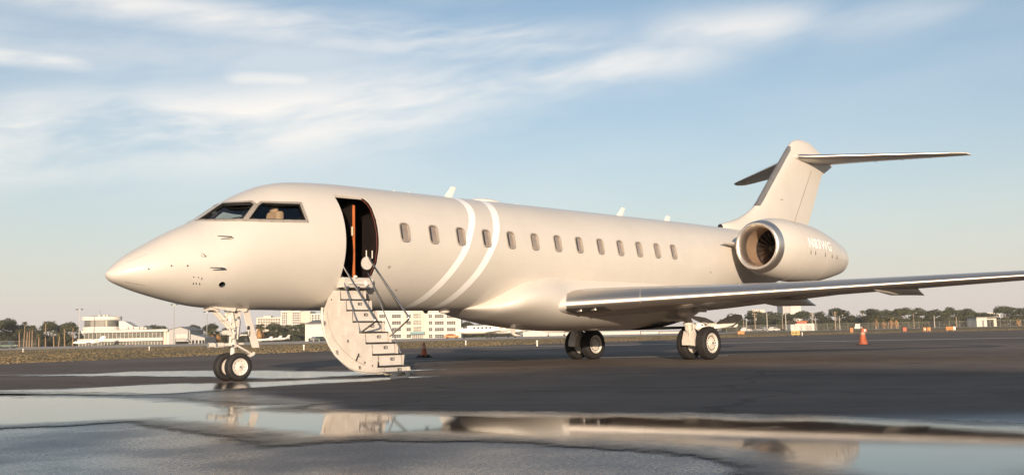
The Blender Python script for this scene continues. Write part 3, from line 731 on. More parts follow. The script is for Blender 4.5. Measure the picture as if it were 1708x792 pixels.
for sgn in (-1, 1):
    k = MB(); k.loft([wing_pts(y, sgn, 1, 1) for y in WY]); wing = part('wing', k, GREYP, smooth=40)
    # polished leading edge in segments with gaps at the slat joints
    k = MB(); k.loft([wing_pts(y, sgn, .30, .26, .004, .48) for y in (1.2, 1.45, 1.672)], closed=False); part('root_glove', k, BEIGE, wing, smooth=50)
    for a, b in ((1.68, 3.09), (3.10, 5.60), (5.61, 8.55), (8.56, 11.2), (11.21, 13.95)):
        k = MB(); k.loft([wing_pts(y, sgn, .15, .17, .006, .48) for y in np.linspace(a, b, 6)], closed=False)
        part('leading_edge', k, LEM, wing, smooth=50)
    # winglet
    le, ch, tk, z, inc = wing_sec(14.0); u_, l_ = foil(14, .09, 0); rr = []
    for f_, out_, h_, c_, sw in ((0, 0, 0, 1.45, 0), (.3, .16, .08, 1.25, .25), (.6, .30, .40, .95, .65), (1, .42, 1.25, .50, 1.35)):
        rr.append([Vector((le+sw+q[0]*c_, sgn*(14.0+out_+q[1]*c_*.8), z+h_-q[1]*c_*.4)) for q in list(reversed(u_))+l_[1:]])
    k = MB(); k.loft(rr); part('winglet', k, BEIGE, wing, smooth=40)
    # flap-track fairings
    for y, x0, x1, zb_, wd in ((4.25, 14.7, 17.95, 1.36, .36), (7.25, 15.0, 17.95, 1.52, .32), (10.2, 17.0, 19.5, 1.72, .24)):
        k = MB(); rr = []; le, ch, tk, zl, inc = wing_sec(y)
        for t in np.linspace(0, 1, 14):
            x = x0+(x1-x0)*t; zw = zl-.02*ch-(x-le)*math.sin(inc)
            lo_ = zw+(zb_-zw)*min(1, (t/.38))**.6 if t < .38 else zb_+.04*(t-.38)
            hi_ = zw+.06 if t < .80 else zw+.06-(zw+.05-lo_)*((t-.80)/.20)
            wv = wd*.5*max(.06, math.sin(math.pi*min(.5, .5*t/.35)) if t < .35 else 1-.88*((t-.35)/.65)**1.5)
            zc_, hh = (lo_+hi_)/2, max((hi_-lo_)/2, .008)
            rr.append([Vector((x, sgn*y+wv*math.cos(q), zc_+hh*math.sin(q))) for q in np.linspace(0, 2*math.pi, 15)[:-1]])
        k.loft(rr); part('flap_track_fairing', k, BEIGE, wing, smooth=50)
    # flaps slightly drooped, hinge line shown as a separate panel
    for a, b in ((2.0, 5.3), (5.45, 9.6), (9.75, 13.0)):
        k = MB(); rr = []
        for y in (a, b):
            le, ch, tk, z, inc = wing_sec(y); x0 = le+ch*.76; zz = z-ch*.76*math.sin(inc)
            rr.append([Vector((x0, sgn*y, zz-.012*ch-.005)), Vector((x0+.10*ch, sgn*y, zz-.006*ch+.01)), Vector((x0+.262*ch, sgn*y, zz-.016*ch-.004)), Vector((x0+.10*ch, sgn*y, zz-.026*ch-.004))])
        k.loft(rr); part('aileron' if a > 9 else 'flap', k, GREYP, wing, smooth=30)
# landing-light window in the left wing root
lp = [wing_pts(y, -1, .0, .085, .010) for y in (1.60, 2.35)]
k = MB(); k.loft([q[3:8] for q in lp], closed=False); part('landing_light_lens', k, mat('lamp_lens', (.05, .05, .05), .08, coat=1.0), smooth=50)
for y in (1.80, 2.08):
    le, ch, tk, z, inc = wing_sec(y); q = wing_pts(y, -1, .0, .085, .012)[5]; k = MB(); k.ball((q.x-.01, q.y, q.z), (.03, .09, .035), 12, 6); part('landing_light', k, METAL, smooth=60)

# ------------------------------------------------------------------ fin and tailplane
def fin_rings(rows, n=18):
    rr = []
    for z, a, b, th in rows:
        u_, l_ = foil(n, 1.0, 0); ch = b-a
        rr.append([Vector((a+q[0]*ch, -q[1]*th, z)) for q in list(reversed(u_))+l_[1:]])
    return rr
rows = [(3.80, 19.95, 25.35, .50), (3.98, 19.95, 25.45, .44), (4.15, 19.97, 25.56, .42), (4.22, 20.25, 25.60, .42), (4.32, 20.72, 25.66, .42), (4.45, 21.18, 25.74, .42), (4.62, 21.60, 25.86, .42), (4.80, 21.97, 25.97, .41),
        (5.0, 22.25, 26.10, .40), (5.4, 22.66, 26.36, .38), (5.9, 23.18, 26.68, .36), (6.4, 23.71, 27.0, .34), (6.62, 23.94, 27.45, .33), (6.80, 24.13, 27.82, .33), (6.95, 24.29, 27.90, .32), (7.08, 24.43, 27.60, .31), (7.24, 24.62, 27.00, .28), (7.40, 24.83, 26.55, .24), (7.50, 25.05, 26.30, .17), (7.555, 25.3, 26.1, .08)]
k = MB(); k.loft(fin_rings(rows)); fin = part('fin', k, BEIGE, smooth=40)
def strip_rings(z0, z1, frac, off):
    Z = np.linspace(z0, z1, 14); R_ = np.array(rows); rr = []
    u_, l_ = foil(40, 1.0, 0)
    for z in Z:
        a, b, th = [np.interp(z, R_[:, 0], R_[:, c]) for c in (1, 2, 3)]; f_ = frac/(b-a)
        if z > z1-.12: f_ *= max(.35, math.sqrt(max((z1-z)/.12, 0)))
        q_ = [p_ for p_ in u_ if p_[0] <= f_+1e-6]; xs_ = np.linspace(0, 1, 8)**2*f_
        yt = lambda x: 5*(.2969*math.sqrt(x)-.126*x-.3516*x*x+.2843*x**3-.1030*x**4)
        P = [(x, yt(x)) for x in xs_]
        rr.append([Vector((a-off+q[0]*(b-a), -(q[1]*th+off*.8), z)) for q in reversed(P)]+[Vector((a-off+q[0]*(b-a), q[1]*th+off*.8, z)) for q in P[1:]])
    return rr
k = MB(); k.loft(strip_rings(4.91, 7.24, .19, .006), closed=False); part('fin_leading_edge', k, mat('grey_deice_boot', (.30, .285, .27), .35, .6, var=.1), fin, smooth=50)
k = MB()
for sg in (-1, 1):
    k.tube([(24.48, sg*.185, 4.514), (25.2, sg*.175, 5.48), (25.944, sg*.165, 6.482)], .006, 5)
part('rudder_hinge_line', k, WFRAME, fin)
k = MB(); k.ball((20.0, 0, 4.07), (.06, .09, .09), 12, 8); part('dorsal_air_scoop', k, HOLE, fin, smooth=60)
k = MB(); k.tube([(24.75, -.19, 4.35), (24.4, -.24, 4.5)], .012, 6); k.box((23.62, -.205, 5.22), (.16, .012, .03)); part('static_mark', k, WFRAME, fin)
for sgn in (-1, 1):
    k = MB(); rr = []
    u_, l_ = foil(18, .095, 0)
    for y, le, ch, z in ((0, 24.45, 3.2, 6.87), (.22, 24.80, 2.90, 6.865), (.45, 25.16, 2.60, 6.862), (1.5, 25.98, 2.10, 6.845), (3.0, 27.1, 1.52, 6.81), (4.3, 28.06, 1.02, 6.78), (4.6, 28.32, .86, 6.775), (4.72, 28.55, .55, 6.772)):
        rr.append([Vector((le+q[0]*ch, sgn*y, z+q[1]*ch)) for q in list(reversed(u_))+l_[1:]])
    k.loft(rr); stab = part('tailplane', k, BEIGE, smooth=40)
    k = MB(); rr = []
    u2_, l2_ = foil(30, .095, 0)
    for y, le, ch, z in ((.24, 24.83, 2.88, 6.865), (.45, 25.16, 2.60, 6.862), (1.5, 25.98, 2.10, 6.845), (3.0, 27.1, 1.52, 6.81), (4.3, 28.06, 1.02, 6.78)):
        pts = [q for q in reversed(u2_) if q[0] <= .14]+[q for q in l2_[1:] if q[0] <= .14]
        rr.append([Vector((le-.004+q[0]*ch, sgn*y, z+q[1]*ch*1.03+(.004 if q[1] > 0 else -.004))) for q in pts])
    k.loft(rr, closed=False); part('leading_edge', k, METAL, stab, smooth=50)
    for i in range(4):
        y = 1.6+i*.85; k = MB(); k.tube([(26.02+.747*(y-1.6)+1.52*(2.1-.37*(y-1.5))/2.1*1.32, sgn*y, 6.82), (26.3+.747*(y-1.6)+1.52*(2.1-.37*(y-1.5))/2.1*1.32, sgn*y, 6.82)], .006, 4); part('static_wick', k, BLACKP, stab)

# ------------------------------------------------------------------ engines
def engine(sgn):
    cy = sgn*2.34
    def P(prof, n=48):
        k = MB(); rr = []
        for a, r_ in prof:
            zc_ = 3.20-.045*a; a *= .94
            rr.append([Vector((18.2+a, cy+r_*math.cos(2*math.pi*q/n), zc_+r_*math.sin(2*math.pi*q/n))) for q in range(n)])
        k.loft(rr, cap=False); return k
    nac = part('nacelle', P([(.28, .775), (.45, .822), (.65, .862), (.9, .900), (1.3, .925), (1.8, .930), (2.4, .915), (3.0, .875), (3.5, .815), (4.0, .735), (4.35, .665)]), BEIGE, smooth=50)
    part('inlet_lip', P([(.40, .555), (.20, .565), (.08, .595), (.02, .63), (.0, .665), (.03, .705), (.10, .735), (.20, .760), (.282, .777)]), METAL, nac, smooth=70)
    part('inlet_duct', P([(.40, .555), (.6, .560), (.95, .585), (1.05, .59)]), mat('duct_lining', (.60, .43, .30), .34, .55, var=.1), nac, smooth=60)
    part('fan_casing', P([(1.05, .59), (1.30, .585), (1.30, .05)]), BLACKP, nac, smooth=60)
    zc_ = 3.20-.045*1.0
    for q in range(22):
        a = 2*math.pi*q/22; k = MB(); rr = []
        for r_, tw, c_ in ((.17, .25, .14), (.36, .65, .17), (.575, 1.02, .19)):
            d = Vector((0, math.cos(a), math.sin(a))); e = Vector((0, -math.sin(a), math.cos(a)))
            cc = Vector((19.28, cy, zc_))+d*r_; ax_ = Vector((math.cos(tw), 0, 0))+e*math.sin(tw)*sgn
            nn = ax_.cross(d).normalized()*.008
            rr.append([cc-ax_*c_/2, cc+nn, cc+ax_*c_/2, cc-nn])
        k.loft(rr); part('fan_blade', k, mat('fan_titanium', (.33, .26, .22), .35, .9), nac, smooth=40)
    k = MB(); rr = [[Vector((18.98+a, cy+r_*math.cos(2*math.pi*q/24), zc_+r_*math.sin(2*math.pi*q/24))) for q in range(24)] for a, r_ in ((0, .004), (.05, .055), (.14, .11), (.24, .15), (.34, .175))]
    k.loft(rr); part('spinner', k, BLACKP, nac, smooth=60)
    part('white_band', P([(4.352, .664), (4.41, .652), (4.41, .60)]), WHITE, nac, smooth=60)
    part('exhaust_nozzle', P([(4.41, .645), (4.75, .575), (5.05, .505), (5.05, .495), (4.5, .54)]), BEIGE, nac, smooth=50)
    part('exhaust_core', P([(4.5, .54), (4.6, .36), (5.2, .26), (5.5, .02)]), DMETAL, nac, smooth=60)
    # panel latches and joints on the cowl
    for a in (1.35, 2.95):
        k = MB(); rr = [Vector((18.2+a*.94, cy+(.9285 if a < 2 else .8815)*math.cos(t)*1.0, 3.2-.045*a+(.9285 if a < 2 else .8815)*math.sin(t))) for t in np.linspace(0, 2*math.pi, 49)]
        k.tube(rr, .004, 4); part('cowl_joint', k, WFRAME, nac)
    for a in (1.62, 1.92, 2.6, 3.15, 3.6):
        r_ = float(np.interp(a, [1.3, 1.8, 2.4, 3.0, 3.5, 4.0], [.925, .93, .915, .875, .815, .735])); t = math.pi+.12 if sgn < 0 else -.12
        p0 = Vector((18.2+a*.94, cy+r_*math.cos(t), 3.2-.045*a+r_*math.sin(t)*sgn*-1)); p0.z = 3.2-.045*a-r_*.12
        k = MB(); k.box(p0, (.022, .012, .13)); part('cowl_latch', k, BLACKP, nac)
    # pylon
    k = MB(); rr = []
    u_, l_ = foil(14, .10, 0)
    for y, le, ch, z in ((.55, 18.9, 4.6, 3.30), (1.2, 18.75, 4.3, 3.28), (1.62, 18.7, 4.0, 3.25)):
        rr.append([Vector((le+q[0]*ch, sgn*y, z+q[1]*ch)) for q in list(reversed(u_))+l_[1:]])
    k.loft(rr); part('pylon', k, BEIGE, nac, smooth=40)
    # precooler scoop between nacelle and fuselage
    k = MB(); k.loft([[Vector((x, sgn*1.35+sgn*w_*math.cos(t), 3.34+h_*math.sin(t))) for t in np.linspace(0, 2*math.pi, 13)[:-1]] for x, w_, h_ in ((17.95, .015, .012), (18.4, .14, .05), (18.9, .24, .10))]); part('scoop', k, BEIGE, nac, smooth=50)
    return nac
nacL = engine(-1); nacR = engine(1)
# registration on the outer cowl
def lettering(txt, size, x0, ang, parent):
    cu = bpy.data.curves.new('t', 'FONT'); cu.body = txt; cu.size = size; cu.offset = .011; cu.space_character = 1.14
    to = bpy.data.objects.new('t', cu); COL.objects.link(to)
    d_ = bpy.context.evaluated_depsgraph_get(); d_.update(); me = bpy.data.meshes.new_from_object(to.evaluated_get(d_)); bpy.data.objects.remove(to)
    bm = bmesh.new(); bm.from_mesh(me); bmesh.ops.triangulate(bm, faces=bm.faces); 
    for _ in range(3): bmesh.ops.subdivide_edges(bm, edges=[e for e in bm.edges if e.calc_length() > .03], cuts=1); bmesh.ops.triangulate(bm, faces=bm.faces)
    for v in bm.verts:
        x = x0+v.co.x; a = (x-18.2)/.94; r_ = float(np.interp(a, [1.3, 1.8, 2.4, 3.0, 3.5, 4.0], [.925, .93, .915, .875, .815, .735]))+.010; t = ang+v.co.y/r_
        v.co = Vector((x, -2.34-r_*math.cos(t), 3.2-.045*a+r_*math.sin(t)))
    bm.to_mesh(me); bm.free(); me.materials.clear(); me.materials.append(mat('lettering_white', (.95, .94, .92), .3))
    o = bpy.data.objects.new('registration_lettering', me); link(o, parent); o['label'] = 'white registration letters N83WG on the left engine cowl'
lettering('N83WG', .40, 19.60, .04, nacL)

# ------------------------------------------------------------------ landing gear
def wheel(parent, c, rad, wid, sgn, spokes, hub):
    c = Vector(c); k = MB(); rr = rad; w2 = wid/2
    prof = [(-w2*.82, rad*.60), (-w2*.98, rad*.70), (-w2, rad*.82), (-w2*.86, rad*.94), (-w2*.60, rad*.99), (-w2*.52, rad*.985), (-w2*.48, rad*.985), (-w2*.40, rad), (-.02, rad), (-.014, rad*.985), (.014, rad*.985), (.02, rad), (w2*.40, rad), (w2*.48, rad*.985), (w2*.52, rad*.985), (w2*.60, rad*.99), (w2*.86, rad*.94), (w2, rad*.82), (w2*.98, rad*.70), (w2*.82, rad*.60)]
    k.lathe(prof, c, 'y', 44); ty = k.build('tyre', RUBBER, parent, 40)
    k = MB(); s = sgn
    rp = [(s*w2*.84, rad*.61), (s*w2*.90, rad*.585), (s*w2*.84, rad*.55), (s*w2*.62, rad*.50), (s*w2*.55, rad*.30), (s*w2*.72, rad*.26), (s*w2*.78, rad*.14), (s*w2*.95, rad*.12), (s*w2*.97, rad*.03)]
    k.lathe(rp, c, 'y', 40); k.lathe([(-s*w2*.84, rad*.61), (-s*w2*.5, rad*.52), (-s*w2*.4, rad*.1)], c, 'y', 30)
    k.build('rim', GEARW, parent, 30)
    k = MB()
    for i in range(spokes):
        a = 2*math.pi*i/spokes; rr_ = rad*.42; hs = .045 if rad > .3 else .022; q = c+Vector((rr_*math.cos(a), s*w2*.60, rr_*math.sin(a))); k.cyl(q-Vector((0, s*.01, 0)), q+Vector((0, s*.012, 0)), rad*hs, n=8)
    k.build('rim_holes', BLACKP, parent, kind='stuff')
    k = MB(); k.cyl(c+Vector((0, s*w2*.9, 0)), c+Vector((0, s*w2*1.02, 0)), rad*.075, n=12); k.build('axle_nut', DMETAL, parent, 40)
ng = MB()
ng.cyl((2.55, 0, 1.46), (2.55, 0, .66), .072, n=18); ng.cyl((2.55, 0, .70), (2.55, 0, .27), .044, n=16)
ng.cyl((2.55, 0, .74), (2.55, 0, .64), .085, n=18); ng.cyl((2.55, 0, 1.10), (2.55, 0, 1.02), .080, n=18)
ng.cyl((2.55, -.24, .27), (2.55, .24, .27), .035, n=12); ng.cyl((2.55, 0, .33), (2.55, 0, .22), .062, n=14)
ng.box((2.55, 0, 1.40), (.20, .34, .10)); ng.box((2.50, 0, 1.25), (.10, .16, .16))
nose = part('nose_gear', ng, GEARW, smooth=35)
k = MB(); k.cyl((2.50, -.07, 1.02), (2.13, -.07, 1.38), .034, n=10); k.cyl((2.50, .07, 1.02), (2.13, .07, 1.38), .034, n=10); k.cyl((2.33, -.12, 1.19), (2.33, .12, 1.19), .028, n=10); k.box((2.09, 0, 1.40), (.20, .26, .07)); k.cyl((2.13, -.14, 1.38), (2.13, .14, 1.38), .045, n=10); part('drag_brace', k, GEARW, nose, smooth=35)
k = MB()
k.box((2.36, 0, .69), (.34, .10, .07)); k.cyl((2.40, -.20, .70), (2.40, .20, .70), .028, n=10)
for y in (-.17, .17):
    k.cyl((2.12, y, .695), (2.24, y, .695), .050, n=16); k.cyl((2.24, y, .695), (2.32, y, .695), .033, n=12); k.box((2.36, y, .70), (.12, .05, .05))
k.cyl((2.60, 0, .71), (2.78, 0, .71), .022, n=8)
part('taxi_light_bar', k, GEARW, nose, smooth=35)
for y in (-.17, .17):
    k = MB(); k.cyl((2.112, y, .695), (2.122, y, .695), .044, n=16); part('taxi_light', k, METAL, nose, smooth=40)
k = MB(); k.loft([[Vector((x, y, z)) for y, z in ((-w_, h0), (w_, h0), (w_, h1), (-w_, h1))] for x, w_, h0, h1 in ((2.60, .085, .66, .70), (2.96, .045, .485, .52))])
k.loft([[Vector((x, y, z)) for y, z in ((-w_, h0), (w_, h0), (w_, h1), (-w_, h1))] for x, w_, h0, h1 in ((2.97, .045, .47, .51), (2.58, .075, .30, .34))]); k.cyl((2.965, -.06, .495), (2.965, .06, .495), .028, n=10); k.box((3.0, -.03, .52), (.05, .02, .05)); part('torque_link', k, GEARW, nose, smooth=30)
k = MB(); k.tube([(2.50, -.06, 1.36), (2.44, -.09, 1.2), (2.46, -.085, 1.0), (2.49, -.07, .8), (2.50, -.055, .72)], .010, 6); k.tube([(2.61, -.05, 1.36), (2.67, -.08, 1.15), (2.65, -.07, .9), (2.58, -.05, .55), (2.57, -.05, .32)], .009, 6); k.tube([(2.53, .06, 1.36), (2.46, .10, 1.18), (2.48, .08, .9), (2.53, .05, .5)], .009, 6); part('hydraulic_lines', k, DMETAL, nose, smooth=60)
k = MB(); k.cyl((2.42, -.10, .93), (2.42, .10, .93), .052, n=18); k.cyl((2.44, -.05, 1.26), (2.44, -.05, 1.12), .035, n=10); k.box((2.62, -.03, 1.28), (.09, .12, .14)); k.box((2.47, -.09, 1.16), (.06, .06, .10)); k.cyl((2.66, -.08, 1.30), (2.66, .08, 1.30), .03, n=10); k.cyl((2.43, .06, 1.33), (2.43, .06, 1.08), .03, n=10); k.cyl((2.47, -.10, 1.34), (2.53, -.10, 1.02), .022, n=8); k.box((2.60, -.09, 1.10), (.05, .05, .12)); k.box((2.49, -.11, .86), (.05, .04, .10)); k.cyl((2.63, -.09, 1.2), (2.60, -.09, .8), .014, n=6); part('steering_actuator', k, GEARW, nose, smooth=35)
k = MB(); k.box((2.50, -.085, 1.26), (.045, .02, .06)); k.box((2.60, -.12, 1.22), (.03, .02, .05)); k.cyl((2.555, -.075, 1.18), (2.555, -.09, 1.18), .025, n=8); k.box((2.55, -.08, .97), (.05, .012, .03)); part('harness_clips', k, DMETAL, nose, kind='stuff')
# the long slanted gear door behind the leg, with its hinge arm
k = MB(); k.loft([[Vector((x, y, z)) for x, y in ((xa, -.15), (xa+wd, -.13), (xa+wd, -.105), (xa, -.125))] for z, xa, wd in ((1.44, 2.66, .15), (1.15, 2.735, .165), (.85, 2.83, .175), (.66, 2.89, .18), (.625, 2.905, .16))]); dr = part('gear_door', k, GEARW, nose, smooth=30, bevel=.006)
k = MB(); k.box((2.80, -.158, 1.02), (.05, .012, .07)); k.box((2.83, -.156, .90), (.012, .01, .10)); part('door_placard', k, BLACKP, dr)
k = MB(); k.loft([[Vector((x, y, z)) for x, z in ((2.62, zt_), (2.78, zt_+.03), (2.74, zt_-.16), (2.66, zt_-.18))] for y, zt_ in ((-.20, 1.50), (-.17, 1.50))]); k.loft([[Vector((x, y, z)) for x, z in ((1.98, 1.43), (2.5, 1.41), (2.46, 1.33), (2.06, 1.39))] for y in (-.22, -.20)]); part('bay_door', k, GEARW, nose, smooth=30)
k = MB(); k.tube([(2.62, -.02, .86), (2.72, -.08, .88), (2.80, -.12, .88)], .014, 6); part('door_rod', k, GEARW, nose)
wheel(nose, (2.55, -.215, .27), .27, .185, -1, 10, .1); wheel(nose, (2.55, .215, .27), .27, .185, 1, 10, .1)

def main_gear(sgn):
    Y = sgn*2.03; k = MB()
    k.cyl((15.01, Y, 1.50), (15.06, Y, .78), .095, n=20); k.cyl((15.06, Y, .82), (15.08, Y, .48), .062, n=16)
    k.cyl((15.04, Y, 1.0), (15.045, Y, .93), .125, n=20)
    # forked trailing beam to the axle
    k.loft([[Vector((x, Y+q*w_, z)) for q, z in ((-1, z0), (1, z0), (1, z1), (-1, z1))] for x, w_, z0, z1 in ((14.92, .13, .40, .52), (15.06, .15, .38, .78), (15.22, .13, .36, .66), (15.50, .09, .38, .52))])
    k.cyl((15.47, Y-.33, .44), (15.47, Y+.33, .44), .05, n=12)
    g = part('main_gear', k, GEARW, smooth=35)
    k = MB(); k.cyl((15.06, Y, 1.05), (15.42, Y, .62), .042, n=12); k.cyl((15.1, Y, 1.0), (15.3, Y, .76), .055, n=12); k.box((15.26, Y, .9), (.05, .2, .10)); k.tube([(15.0, Y+.08*sgn, 1.2), (15.12, Y+.12*sgn, .95), (15.10, Y+.10*sgn, .6), (15.3, Y+.08*sgn, .46)], .014, 6); k.tube([(14.98, Y-.05, 1.2), (14.93, Y-.09, .9), (14.97, Y-.08, .56)], .012, 6); part('shock_strut', k, GEARW, g, smooth=35)
    k = MB(); k.cyl((15.03, Y, 1.06), (14.86, sgn*1.05, 1.12), .042, n=10); k.cyl((14.95, sgn*1.5, 1.09), (14.95, sgn*1.2, 1.11), .065, n=12); k.cyl((15.05, sgn*1.75, 1.03), (14.7, sgn*1.0, 1.25), .03, n=8); part('side_brace', k, GEARW, g, smooth=35)
    # doors: one plate carried aft of the leg, one hinged outboard, gently curved
    def plate(cols, th=.022):
        k = MB(); rr = []
        for x, y, z0, z1 in cols:
            o_ = Vector((.7, -sgn*-.7*-1, 0))*th
            a, b = Vector((x, sgn*y, z0)), Vector((x, sgn*y, z1)); rr.append([a, b, b+o_, a+o_])
        k.loft(rr); return k
    part('leg_door', plate([(15.14, 2.04, 1.13, 1.19), (15.32, 2.18, 1.02, 1.16), (15.50, 2.30, .93, 1.12), (15.64, 2.38, .87, 1.05), (15.76, 2.46, .88, .97)]), BEIGE, g, smooth=40)
    part('bay_door', plate([(15.93, 2.36, .93, .985), (16.03, 2.46, .89, 1.06), (16.14, 2.57, .88, 1.13), (16.25, 2.68, .92, 1.18), (16.34, 2.78, 1.0, 1.20), (16.42, 2.86, 1.06, 1.17)]), BEIGE, g, smooth=40)
    k = MB(); k.tube([(15.30, Y+sgn*.30, 1.0), (15.62, Y+sgn*.28, .95), (15.86, Y+sgn*.25, .84), (15.95, Y+sgn*.25, .72)], .035, 8); k.box((15.72, Y+sgn*.25, .90), (.30, .06, .05)); part('door_link', k, GEARW, g, smooth=40)
    wheel(g, (15.52, Y-.31, .44), .44, .30, -1 if sgn < 0 else -1, 16, .2); wheel(g, (15.52, Y+.31, .44), .44, .30, 1, 16, .2)
    # brackets and lugs where the leg enters the wing
    k = MB(); k.loft([[Vector((15.02+r_*math.cos(t)*1.5, Y+r_*.6*math.sin(t), z)) for t in np.linspace(0, 2*math.pi, 11)[:-1]] for z, r_ in ((1.16, .16), (1.24, .30), (1.40, .26))]); part('trunnion_fairing', k, GEARW, g, smooth=40); k = MB(); k.box((15.30, Y+sgn*.25, 1.32), (.4, .14, .10)); part('trunnion_lug', k, GEARW, g)
    return g
main_gear(-1); main_gear(1)
# dark wheel well openings in the belly
for sgn in (-1, 1):
    k = MB(); k.loft([[Vector((x, sgn*y, .828+.02*(y > 1.0)*(y-1.0))) for x, y in ((14.75, .35), (16.1, .35), (16.1, 1.30), (14.75, 1.30))], [Vector((x, sgn*y, .90+.02*(y > 1.0)*(y-1.0))) for x, y in ((14.75, .35), (16.1, .35), (16.1, 1.30), (14.75, 1.30))]]); part('wheel_well', k, HOLE)

# ------------------------------------------------------------------ cabin door and airstair
STAIRC = mat('stair_cream', (.60, .55, .49), .45, var=.07, vscale=4, coat=.2)
air = MB()
ARC = [(-.556, 1.41), (-.545, 1.24), (-.575, 1.05), (-.66, .84), (-.80, .645), (-1.0, .46), (-1.27, .31), (-1.50, .21), (-1.74, .155), (-2.05, .125), (-2.40, .125)]
A = [Vector((0, y, z)) for y, z in ARC]
sh = []
for i, q in enumerate(A):
    tv = (A[min(i+1, len(A)-1)]-A[max(i-1, 0)]).normalized(); nn = Vector((0, -tv.z, tv.y))
    sh.append((q, q+nn*.045 if nn.y < 0 or True else q))
rings = []
for q, q2 in sh: rings.append([Vector((4.27, q.y, q.z)), Vector((5.12, q.y, q.z)), Vector((5.12, q2.y, q2.z)), Vector((4.27, q2.y, q2.z))])
air.loft(rings); stair = part('airstair_door', air, BEIGE, smooth=50)
STEP = [(-1.10, 1.765), (-1.295, 1.555), (-1.495, 1.335), (-1.70, 1.105), (-1.91, .892), (-2.12, .68), (-2.325, .46), (-2.48, .235)]
XL, XR = 4.35, 4.90
# side cheek plates between the shell and the flight
top = []
for y, z in STEP: top += [(y+.19, z-.03), (y, z-.03)]
cheek = [(-.60, 1.40), (-.75, 1.62), (-.90, 1.735)] + [(y, z) for y, z in top[1:]] + [(-2.52, .13), (-2.05, .135), (-1.74, .165), (-1.50, .22), (-1.27, .32), (-1.0, .47), (-.80, .655), (-.66, .85), (-.585, 1.05), (-.56, 1.24)]
k = MB(); k.prism([(4.285, y, z) for y, z in cheek], (.03, 0, 0)); part('cheek_plate', k, STAIRC, stair)
k = MB(); k.prism([(4.93, y, z) for y, z in cheek], (.03, 0, 0)); part('cheek_plate', k, STAIRC, stair)
k = MB(); k.tube([(4.283, y-.16-.05*(z < .5), z+.10) for y, z in ARC[1:9]], .007, 5); part('panel_joint', k, WFRAME, stair)
for y, z, w_, h_ in ((-1.02, 1.30, .16, .24), (-1.24, .92, .20, .20), (-1.52, .62, .20, .16)):
    k = MB(); ol = rrect(y-w_/2, y+w_/2, z-h_/2, z+h_/2, .05, 4); k.prism([(4.279, a_, b_) for a_, b_ in ol], (.012, 0, 0)); part('access_panel', k, STAIRC, stair, bevel=.003)
for y, z, r_ in ((-1.96, .30, .022), (-1.80, .42, .014), (-2.2, .24, .018), (-.86, 1.56, .018), (-1.42, .72, .03)):
    k = MB(); k.cyl((4.287, y, z), (4.268, y, z), r_, n=10); part('stud', k, DMETAL, stair)
k = MB(); k.box((4.276, -1.72, .40), (.014, .03, .17), Matrix.Rotation(.6, 3, 'X')); part('release_handle', k, BLACKP, stair)
# raised rim and latch fittings along the door edge
k = MB(); k.tube([(4.262, y, z) for y, z in ARC], .028, 8); part('door_rim', k, STAIRC, stair, smooth=60)
for i in (2, 5, 8):
    y, z = ARC[i]; k = MB(); k.cyl((4.275, y-.075, z+.06), (4.245, y-.075, z+.06), .022, n=10); k.box((4.262, y-.085, z+.03), (.03, .03, .06)); part('door_latch', k, DMETAL, stair)
for i, (y, z) in enumerate(STEP):
    xr = XR+(.10 if i == 7 else 0)
    k = MB(); k.bb(XL, xr, y, y+.21, z-.028, z); tread = part('step_tread', k, BLACKP, stair, bevel=.005)
    hgt = STEP[i][1]-(STEP[i+1][1] if i < 7 else .06)
    k = MB(); k.prism([(XL+.012, y+.022, z-.03), (XL+.012, y+.006, z-hgt+.006), (XL+.012, y+.035, z-hgt+.006), (XL+.012, y+.05, z-.03)], (xr-XL-.024, 0, 0)); part('riser', k, STAIRC, tread)
    if i > 0:
        cx = (XL+xr)/2+.04; zz = z-.10 if i < 7 else z-.08; yy = y+.010
        k = MB(); fr_ = rrect(cx-.045, cx+.045, zz-.028, zz+.028, .01, 2); ir_ = rrect(cx-.033, cx+.033, zz-.017, zz+.017, .006, 2); n = len(fr_)
        k.v = [(a, yy-.006, b) for a, b in fr_]+[(a, yy-.006, b) for a, b in ir_]+[(a, yy+.02, b) for a, b in fr_]; k.f = [(q, (q+1) % n, n+(q+1) % n, n+q) for q in range(n)]+[(q, (q+1) % n, 2*n+(q+1) % n, 2*n+q) for q in range(n)]; k.mi = [0]*(2*n)
        k.bb(cx-.02, cx+.005, yy-.008, yy+.01, zz-.006, zz+.006); part('step_light', k, BLACKP, tread)
k = MB(); k.bb(4.33, 5.0, -2.62, -2.46, .10, .13); k.bb(4.45, 4.55, -2.60, -2.5, .03, .10); k.bb(4.75, 4.85, -2.60, -2.5, .03, .10); k.bb(4.45, 4.85, -2.58, -2.52, .0, .035); part('foot_pad', k, DMETAL, stair)
# landing sill under the opening
k = MB(); k.prism([(4.315, -1.20, 1.79), (4.315, -1.24, 1.95), (4.315, -1.20, 1.995), (4.315, -.86, 1.995), (4.315, -.86, 1.79)], (.74, 0, 0)); sill = part('door_sill', k, BEIGE, bevel=.01)
k = MB(); k.bb(4.40, 4.95, -1.262, -1.236, 1.86, 1.885); k.ball((4.60, -1.23, 2.01), (.05, .03, .03), 8, 6); k.ball((4.86, -1.24, 1.87), (.05, .04, .06), 8, 6); part('sill_fitting', k, WHITE, sill, smooth=40)
for x in (4.40, 4.66, 4.92):
    k = MB(); k.cyl((x-.05, -1.20, 1.79), (x+.05, -1.20, 1.79), .035, n=10); part('hinge', k, DMETAL, sill, smooth=40)
